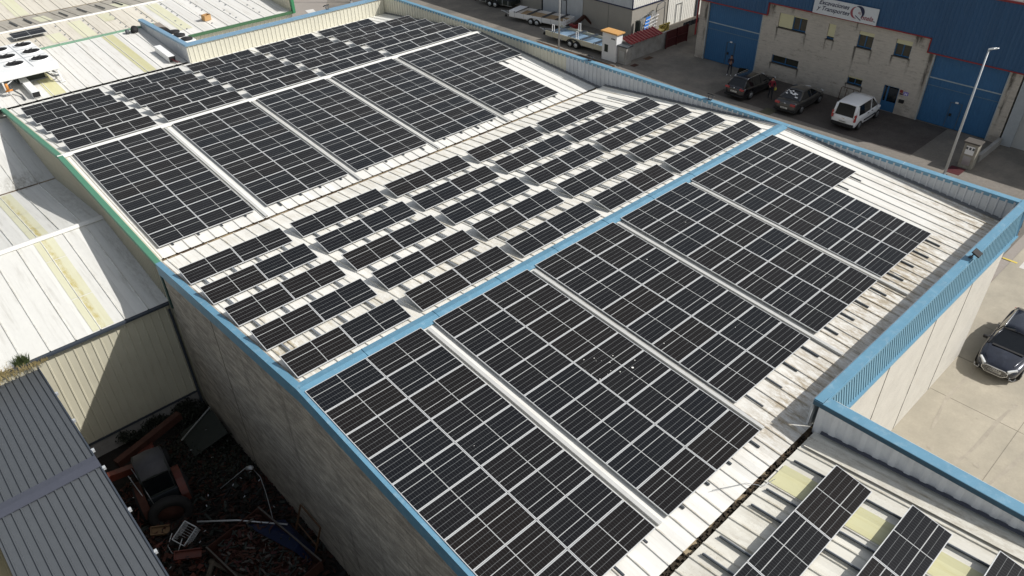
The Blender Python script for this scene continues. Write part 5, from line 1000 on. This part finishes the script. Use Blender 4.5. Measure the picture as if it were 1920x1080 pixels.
# ---------------------------------------------------------------- people
def person(label, loc, rz, J, top, legs, shoes, lean=0, sleeve='long', hats='hair'):
    """J: joint positions (x forward, y left, z up); body grown with a skin modifier"""
    V, Rr, E_ = [], [], []
    def v(p, r): V.append(p); Rr.append(r); return len(V) - 1
    def ch(prev, pts):
        for p, r in pts: k = v(p, r); E_.append((prev, k)); prev = k
        return prev
    pel = v((0, 0, .95), (.15, .11)); sp = ch(pel, [((.0, 0, 1.12), (.14, .10)), ((lean * .5, 0, 1.30), (.16, .11)), ((lean, 0, 1.42), (.14, .09))])
    nk = ch(sp, [((lean * 1.2, 0, 1.50), (.055, .055))]); ch(nk, [((lean * 1.6, 0, 1.57), (.075, .085)), ((lean * 1.8, 0, 1.65), (.082, .10)), ((lean * 1.8, 0, 1.73), (.06, .075))])
    for s_, key in ((1, 'L'), (-1, 'R')):
        sh = ch(sp, [((lean, s_ * .17, 1.40), (.06, .06))]); el, hd = J['arm' + key]
        e = ch(sh, [(el, (.042, .042))]); dv = (Vector(hd) - Vector(el)); h = ch(e, [(tuple(Vector(el) + dv * .85), (.028, .028)), (hd, (.036, .022))])
        dn = dv.normalized(); sd = dn.cross(Vector((0, 0, 1))).normalized() if abs(dn.z) < .9 else Vector((1, 0, 0))
        for q, l in ((-.03, .07), (-.01, .085), (.01, .08), (.03, .065)): ch(h, [(tuple(Vector(hd) + dn * .05 + sd * q), (.009, .009)), (tuple(Vector(hd) + dn * (.05 + l * .6) + sd * q * 1.2 + Vector((0, 0, -.01))), (.008, .008))])
        ch(h, [(tuple(Vector(hd) + sd * .045 * s_ + dn * .02), (.010, .010)), (tuple(Vector(hd) + sd * .06 * s_ + dn * .05), (.009, .009))])
        fx, fy = J['foot' + key]; kx = fx * .5 + .03
        hp = ch(pel, [((0, s_ * .09, .90), (.095, .09))]); kn = ch(hp, [((kx, s_ * .09 + (fy - s_ * .09) * .5, .50), (.058, .058))]); an = ch(kn, [((fx, fy, .10), (.038, .038))]); ch(an, [((fx + .04, fy, .045), (.042, .042)), ((fx + .17, fy + s_ * .02, .035), (.038, .03))])
    me = bpy.data.meshes.new('person'); me.from_pydata([tuple(p) for p in V], E_, []); o = bpy.data.objects.new('person', me); COL.objects.link(o)
    m = o.modifiers.new('skin', 'SKIN'); m.use_smooth_shade = True
    for i, r in enumerate(Rr): me.skin_vertices[0].data[i].radius = r
    me.skin_vertices[0].data[0].use_root = True
    ss = o.modifiers.new('sub', 'SUBSURF'); ss.levels = ss.render_levels = 1
    dg = bpy.context.evaluated_depsgraph_get(); m2 = bpy.data.meshes.new_from_object(o.evaluated_get(dg)); o.modifiers.clear(); o.data = m2
    m2.materials.clear()
    for k in ('skin', top, legs, shoes, hats): m2.materials.append(M[k])
    hands = [Vector(J['armL'][1]), Vector(J['armR'][1])]; els = [Vector(J['armL'][0]), Vector(J['armR'][0])]
    for p in m2.polygons:
        c = p.center; p.use_smooth = True
        if c.z < .085: k = 3
        elif c.z < .96 and min((c - h).length for h in hands) > .14: k = 2
        elif min((c - h).length for h in hands) < .09: k = 0
        elif sleeve == 'short' and min((c - h).length for h in hands) < .17: k = 0
        elif c.z > 1.47: k = 0
        else: k = 1
        p.material_index = k
    o.location = loc; o.rotation_euler = (0, 0, rz); tag(o, label, 'person')
    hx = lean * 1.8
    b = MB(); vs = []; nn = 12
    for i, (z, r) in enumerate(((1.60, .085), (1.66, .098), (1.72, .092), (1.765, .06), (1.78, .01))):
        for k in range(nn): a = 6.2832 * k / nn; fr_ = .45 if (math.cos(a) > .3 and z < 1.7) else 1; vs.append((hx - .015 + math.cos(a) * r * 1.08 * fr_, math.sin(a) * r * .95, z))
    b.add(vs, [(i * nn + k, i * nn + (k + 1) % nn, (i + 1) * nn + (k + 1) % nn, (i + 1) * nn + k) for i in range(4) for k in range(nn)], 0, True); h = b.build('hair', 'hair', o)
    f = MB(); f.bar((hx + .088, 0, 1.635), (hx + .105, 0, 1.60), .022, .03)
    for s_ in (-1, 1): f.box(hx - .01, hx + .02, s_ * .085 - .01, s_ * .085 + .01, 1.60, 1.65)
    f.build('face_detail', 'skin', o)
    e = MB()
    for s_ in (-1, 1): e.box(hx + .082, hx + .09, s_ * .032 - .012, s_ * .032 + .012, 1.638, 1.65)
    e.box(hx + .082, hx + .088, -.022, .022, 1.572, 1.58); e.build('eyes_and_mouth', 'hair', o)
    return o
person('person in dark t-shirt and white shoes, arms folded, by the left blue gate', (52.66, 16.6, G + .012), R(200), dict(armL=((.06, .24, 1.14), (.24, .02, 1.12)), armR=((.06, -.24, 1.14), (.25, -.0, 1.07)), footL=(.03, .15), footR=(-.02, -.17)), 'shirt_dark', 'denim', 'shoe_white', .04, 'short')
pr_ = person('person in dark red jacket holding a yellow bag between black car and grey sedan', (50.6, 11.4, G + .02), R(215), dict(armL=((.0, .26, 1.16), (.16, .30, .96)), armR=((-.02, -.25, 1.14), (.14, -.16, 1.0)), footL=(.20, .11), footR=(-.14, -.10)), 'shirt_red', 'denim', 'black', .06)
b = MB(); b.tube([(0, 0, 0), (0, .02, .14), (0, 0, .2)], .09, 10); o = b.build('yellow_bag', mat('bright_yellow', (.62, .55, .10), .6)); o.location = (50.6 - .16 * .82 + .3 * .57, 11.4 - .16 * .57 - .3 * .82, G + .76); tag(o, 'small bright yellow bag held by the person in the red jacket', 'bag')
# ---------------------------------------------------------------- scrap yard in the shade between the sheds
tr = thing('old_tractor', 'old orange digger tractor with rounded cab and big wheel in the dark scrap yard', 'tractor', (-.6, 8.3, GY), R(-8))
def cabtube(b, pts, r=.035): b.tube(pts, r, 6)
b = MB(); cw = .55
for s_ in (-1, 1):
    cabtube(b, [(s_ * cw, -.62, 1.35), (s_ * cw, -.66, 2.45), (s_ * cw * .95, -.5, 2.72), (s_ * cw * .95, .5, 2.78), (s_ * cw, .8, 2.5), (s_ * cw, .95, 1.2)])
cabtube(b, [(-cw, -.66, 2.42), (cw, -.66, 2.42)]); cabtube(b, [(-cw, -.63, 1.4), (cw, -.63, 1.4)], .045); cabtube(b, [(-cw, .95, 1.25), (cw, .95, 1.25)]); b.build('cab_frame', 'greengrey', tr)
vs = []
for i, (y, z) in enumerate(((-.70, 2.46), (-.52, 2.74), (-.1, 2.84), (.4, 2.82), (.78, 2.55))):
    for x, dz in ((-.6, -.1), (-.5, .0), (0, .05), (.5, .0), (.6, -.1)): vs.append((x, y, z + dz))
MB().add(vs, [(i * 5 + k, i * 5 + k + 1, i * 5 + 6 + k, i * 5 + 5 + k) for i in range(4) for k in range(4)], 0, True).build('cab_roof', mat('tractor_roof', (.045, .045, .05), .6, var=.3), tr)
MB().add([(-.5, -.64, 1.42), (.5, -.64, 1.42), (.5, -.67, 2.38), (-.5, -.67, 2.38)], [(0, 1, 2, 3)]).build('pane', 'win_black', tr)
b = MB(); b.box(-.6, .6, -.75, .9, .75, 1.38); b.build('body', mat('tractor_body', (.018, .024, .03), .7, var=.3), tr, bevel=.04)
b = MB(); b.box(-.35, .35, .9, 2.6, .8, 1.45); b.build('bonnet', 'orange', tr, bevel=.06)
for s_ in (-1, 1):
    b = MB(); vs = []
    for k in range(9):
        a = math.pi * k / 8; vs += [(s_ * .62, -.2 + math.cos(a) * .92, .8 + math.sin(a) * .92), (s_ * .92, -.2 + math.cos(a) * .92, .8 + math.sin(a) * .92)]
    b.add(vs, [(2 * k, 2 * k + 2, 2 * k + 3, 2 * k + 1) for k in range(8)]); b.build('mudguard', 'orange' if s_ > 0 else 'rust', tr)
def bigwheel(parent, x, y, z, r, wd, name='wheel', m='rubber'):
    b = MB(); n = 26; vs = []
    for q, xx in ((r * .62, -wd / 2), (r * .95, -wd / 2), (r, -wd / 4), (r, wd / 4), (r * .95, wd / 2), (r * .62, wd / 2)):
        vs += [(x + xx, y + math.cos(6.2832 * k / n) * q, z + math.sin(6.2832 * k / n) * q) for k in range(n)]
    b.add(vs, [(i * n + k, i * n + (k + 1) % n, (i + 1) * n + (k + 1) % n, (i + 1) * n + k) for i in range(5) for k in range(n)] + [(5 * n + k, 5 * n + (k + 1) % n, (k + 1) % n, k) for k in range(n)], 0, True)
    o = b.build(name, m, parent); MB().tube([(x - .04, y, z), (x + .04, y, z)], r * .6, 18).build('rim', 'rust', o); return o
for s_ in (-1, 1): bigwheel(tr, s_ * .83, -.2, .78, .78, .36); bigwheel(tr, s_ * .65, 2.2, .45, .45, .25)
b = MB(); b.bar((-.5, .8, 1.9), (-1.6, .7, 2.1), .28, .32); b.bar((-1.6, .7, 2.1), (-2.6, .3, 1.2), .25, .28); b.build('loader_arm', 'orange', tr)
b = MB(); b.bar((-1.2, 1.9, 1.5), (1.8, 3.2, 1.6), .3, .35); b.build('boom', 'rust', tr)
b = MB(); b.tube([(-.62, -.9, .5), (-.7, -.6, 1.6), (-.9, .1, 2.3)], .02, 5).tube([(-.4, -.9, .5), (-.5, -.7, 1.7), (-.7, .3, 2.4)], .02, 5); b.build('hose', 'rail', tr)
t = thing('tyre', 'large old tractor tyre standing in front of the tractor cab', 'tyre', (-.78, 6.95, GY), R(75)); bigwheel(t, 0, 0, .82, .85, .34, 'tread')
t = thing('wire_trolley', 'wire shopping trolley lying tilted among the scrap', 'trolley', (-.7, 5.7, GY + .45), R(20)); b = MB()
for k in range(9): x = -.4 + k * .1; b.bar((x, -.28, 0), (x, -.28, .5), .012, .012); b.bar((x, .28, 0), (x, .28, .5), .012, .012); b.bar((x, -.28, 0), (x, .28, 0), .012, .012)
for k in range(6): z = k * .1; b.bar((-.4, -.28, z), (.4, -.28, z), .012, .012); b.bar((-.4, .28, z), (.4, .28, z), .012, .012); b.bar((.4, -.28, z), (.4, .28, z), .012, .012); b.bar((-.4, -.28, z), (-.4, .28, z), .012, .012)
for o_ in ((-.4, -.28, .5, .4, -.28, .5), (-.4, .28, .5, .4, .28, .5), (-.4, -.28, .5, -.4, .28, .5), (.4, -.28, .5, .4, .28, .5)): b.bar(o_[:3], o_[3:], .03, .03)
ob = b.build('basket', 'galv', t); ob.rotation_euler = (R(15), R(-20), 0); b = MB(); b.tube([(-.4, -.28, .5), (-.75, -.28, .1), (-.85, .0, -.1), (-.75, .28, .1), (-.4, .28, .5)], .018, 6); b.build('handle', 'galv', t)
def heap(name, lb, cx, cy, rx, ry, n, sz, mats, seed, h=.5, kind='stuff'):
    rd = random.Random(seed); b = MB()
    for k in range(n):
        a = rd.uniform(0, 6.28); q = math.sqrt(rd.random()); x, y = cx + math.cos(a) * q * rx, cy + math.sin(a) * q * ry
        z = GY + h * (1 - q * q) * rd.uniform(.2, 1) + .05; d = Vector((rd.gauss(0, 1), rd.gauss(0, 1), rd.gauss(0, .35))).normalized(); l = rd.uniform(.3, 1) * sz
        w1, w2 = rd.choice(((.02, .02), (.02, .02), (.03, .02), (.08, .015), (.15, .015), (.04, .03), (.09, .06))); b.bar(Vector((x, y, z)) - d * l / 2, Vector((x, y, z)) + d * l / 2, w1 * rd.uniform(.5, 1.4), w2, mi=rd.randrange(len(mats)))
    o = b.build(name, mats); return tag(o, lb, 'scrap', kind=kind)
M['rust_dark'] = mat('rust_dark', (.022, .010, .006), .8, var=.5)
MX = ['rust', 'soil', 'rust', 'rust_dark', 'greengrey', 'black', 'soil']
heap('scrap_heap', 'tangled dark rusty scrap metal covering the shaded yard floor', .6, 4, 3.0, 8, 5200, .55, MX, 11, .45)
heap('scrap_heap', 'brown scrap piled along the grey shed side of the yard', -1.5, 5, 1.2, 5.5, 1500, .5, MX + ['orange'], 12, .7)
def brambles(name, lb, pts, n, seed):
    rd = random.Random(seed); b = MB()
    for k in range(n):
        cx, cy, cz, r = rd.choice(pts); p = Vector((cx + rd.gauss(0, r * .5), cy + rd.gauss(0, r * .5), cz + abs(rd.gauss(0, r * .45)))); d = Vector((rd.gauss(0, 1), rd.gauss(0, 1), rd.gauss(0, 1))).normalized(); e = d.cross(Vector((0, 0, 1))).normalized(); s_ = rd.uniform(.04, .10)
        b.add([p - e * s_ * .5, p + d * s_, p + e * s_ * .5, p - d * s_ * .6], [(0, 1, 2, 3)])
    return tag(b.build(name, 'leaf_dark'), lb, 'plant', kind='stuff')
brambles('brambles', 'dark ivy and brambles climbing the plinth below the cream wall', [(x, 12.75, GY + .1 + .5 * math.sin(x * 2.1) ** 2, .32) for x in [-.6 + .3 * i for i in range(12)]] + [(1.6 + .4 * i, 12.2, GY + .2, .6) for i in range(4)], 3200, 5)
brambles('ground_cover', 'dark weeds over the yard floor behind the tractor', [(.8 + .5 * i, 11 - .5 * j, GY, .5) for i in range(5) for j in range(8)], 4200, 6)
sk = thing('scrap_trailer', 'rusty open trailer filled with scrap and broken panels', 'trailer', (1.0, 2.4, GY), R(8)); b = MB()
b.box(-1.2, 1.2, -2.0, 2.0, .45, .5).box(-1.22, -1.17, -2.0, 2.0, .5, 1.0).box(1.17, 1.22, -2, 2, .5, 1.0).box(-1.17, 1.17, 1.95, 2.0, .5, 1.0).box(-1.17, 1.17, -2.0, -1.95, .5, 1.0); b.build('box', 'rust', sk)
for s_ in (-1, 1): MB().bar((s_ * 1.2, -2, 1.02), (s_ * 1.2, 2, 1.02), .06, .05).build('rim_rail', 'stone_sill', sk); bigwheel(sk, s_ * 1.35, -.3, .35, .35, .2)
rd = random.Random(9); b = MB()
for k in range(700): x, y = rd.uniform(-1, 1), rd.uniform(-1.8, 1.8); d = Vector((rd.gauss(0, 1), rd.gauss(0, 1), rd.gauss(0, .3))).normalized() * rd.uniform(.05, .2); z = rd.uniform(.6, 1.05); b.bar(Vector((x, y, z)) - d, Vector((x, y, z)) + d, rd.uniform(.02, .10), .02, mi=rd.choice((0, 0, 0, 1, 2, 2, 3)))
o = b.build('load', ['rust', 'red_dull', 'greengrey', 'stone_sill'], sk); o['kind'] = 'stuff'
t = thing('drawbar_frame', 'pale A-shaped drawbar frame lying at the lower frame edge', 'frame', (-.55, 3.4, GY + .6)); b = MB(); b.bar((0, .3, 0), (-1.3, -1.2, 0), .16, .12); b.bar((0, .3, 0), (.9, -1.9, 0), .14, .1); b.tube([(0, .35, -.05), (0, .35, .1)], .12, 12); b.build('beam', mat('old_wood', (.075, .062, .045), .8, var=.4, sc=4), t)
tag(MB().add([(1.2, 4.4, GY + .75), (2.5, 3.6, GY + .6), (2.7, 1.6, GY + .5), (2.2, 1.0, GY + .6), (1.9, 1.6, GY + 1.12), (1.3, 3.4, GY + 1.1), (1.6, 3.6, GY + 1.0), (2.35, 2.0, GY + .95)], [(0, 1, 6, 5), (5, 6, 7, 4), (1, 2, 7, 6), (2, 3, 4, 7)]).build('tarpaulin', 'bluetarp'), 'crumpled dark blue tarpaulin over the edge of the scrap trailer', 'tarpaulin')
tag(MB().tube([(-.2, 5.7, GY + .9), (1.0, 4.6, GY + .95), (2.4, 3.1, GY + .85)], .035, 8).build('long_pole', 'galv'), 'long pale pole lying across the scrap', 'pole')
tag(MB().tube([(1.3, 7.0, GY + .5), (2.5, 7.1, GY + .7), (2.75, 6.9, GY + .9)], .02, 6).build('thin_pipe', 'rail'), 'thin bent pipe lying beside the big wall', 'pipe')
tag(MB().tube([(2.75, 6.9, GY + .8), (2.8, 6.2, GY + .7), (2.6, 5.4, GY + .6), (2.3, 4.4, GY + .6), (2.1, 3.8, GY + .6)], .018, 6).build('pale_cable', 'rail'), 'pale cable trailing from the wall to the tarpaulin', 'cable')
tag(MB().tube([(2.6, 7.0, GY + .75), (2.72, 6.7, GY + .95)], .09, 12).build('gas_bottle', 'galv'), 'small grey cylinder leaning by the big wall', 'bottle')
for nm, lb, x, y, m, sz in (('plastic_crate', 'cracked orange-yellow plastic crate in the scrap near the trolley', -1.1, 4.75, 'orange', .5), ('wood_block', 'broken wood block beside the old tyre', -1.45, 6.6, 'old_ply', .35)):
    b = MB(); b.box(-sz, sz, -.18, .18, 0, .04).box(-sz, sz, -.18, -.14, .04, .2).box(-sz, sz, .14, .18, .04, .2).box(-sz, -sz + .04, -.14, .14, .04, .2); o = b.build(nm, m, bevel=.01); o.location = (x, y, GY + .55); o.rotation_euler = (R(20), R(12), R(-25)); tag(o, lb, 'crate' if 'crate' in nm else 'wood')
t = thing('bed_frame', 'metal bed frame leaning on the foot of the big concrete wall', 'frame', (2.75, 2.2, GY)); b = MB(); b.bar((-.35, -.8, 0), (.3, -.8, 1.7), .06, .05); b.bar((-.35, .7, 0), (.3, .7, 1.7), .06, .05); b.bar((.3, -.8, 1.7), (.3, .7, 1.7), .06, .05); b.bar((-.02, -.8, .85), (-.02, .7, .85), .05, .05); b.build('frame_bar', 'brown_metal', t)
t = thing('scrap_sheet', 'large dull green sheet lying in the far corner of the yard', 'sheet', (2.2, 10.6, GY)); MB().add([(-.9, -.9, .3), (.7, -1.2, .9), (.8, .6, 1.0), (-.8, .9, .35), (-.9, -.9, .26), (.7, -1.2, .86), (.8, .6, .96), (-.8, .9, .31)], [(0, 1, 2, 3), (4, 5, 6, 7), (0, 1, 5, 4), (1, 2, 6, 5), (2, 3, 7, 6), (3, 0, 4, 7)]).build('sheet', 'greengrey', t); MB().bar((-.95, .3, .45), (.8, .75, 1.05), .05, .05).build('edge_bar', 'rail', t)
rd = random.Random(21); b = MB()
for k in range(24): x, y = rd.uniform(-1.9, 2.8), rd.uniform(1, 10.5); z = GY + rd.uniform(.5, .9); d = Vector((rd.gauss(0, 1), rd.gauss(0, 1), .2)).normalized(); e = d.cross(Vector((0, 0, 1))); b.add([Vector((x, y, z)), Vector((x, y, z)) + d * .10, Vector((x, y, z)) + d * .09 + e * .04, Vector((x, y, z)) + e * .03], [(0, 1, 2, 3)])
tag(b.build('litter', 'rail'), 'scattered pale scraps of plastic and paper in the yard', 'litter', kind='stuff')
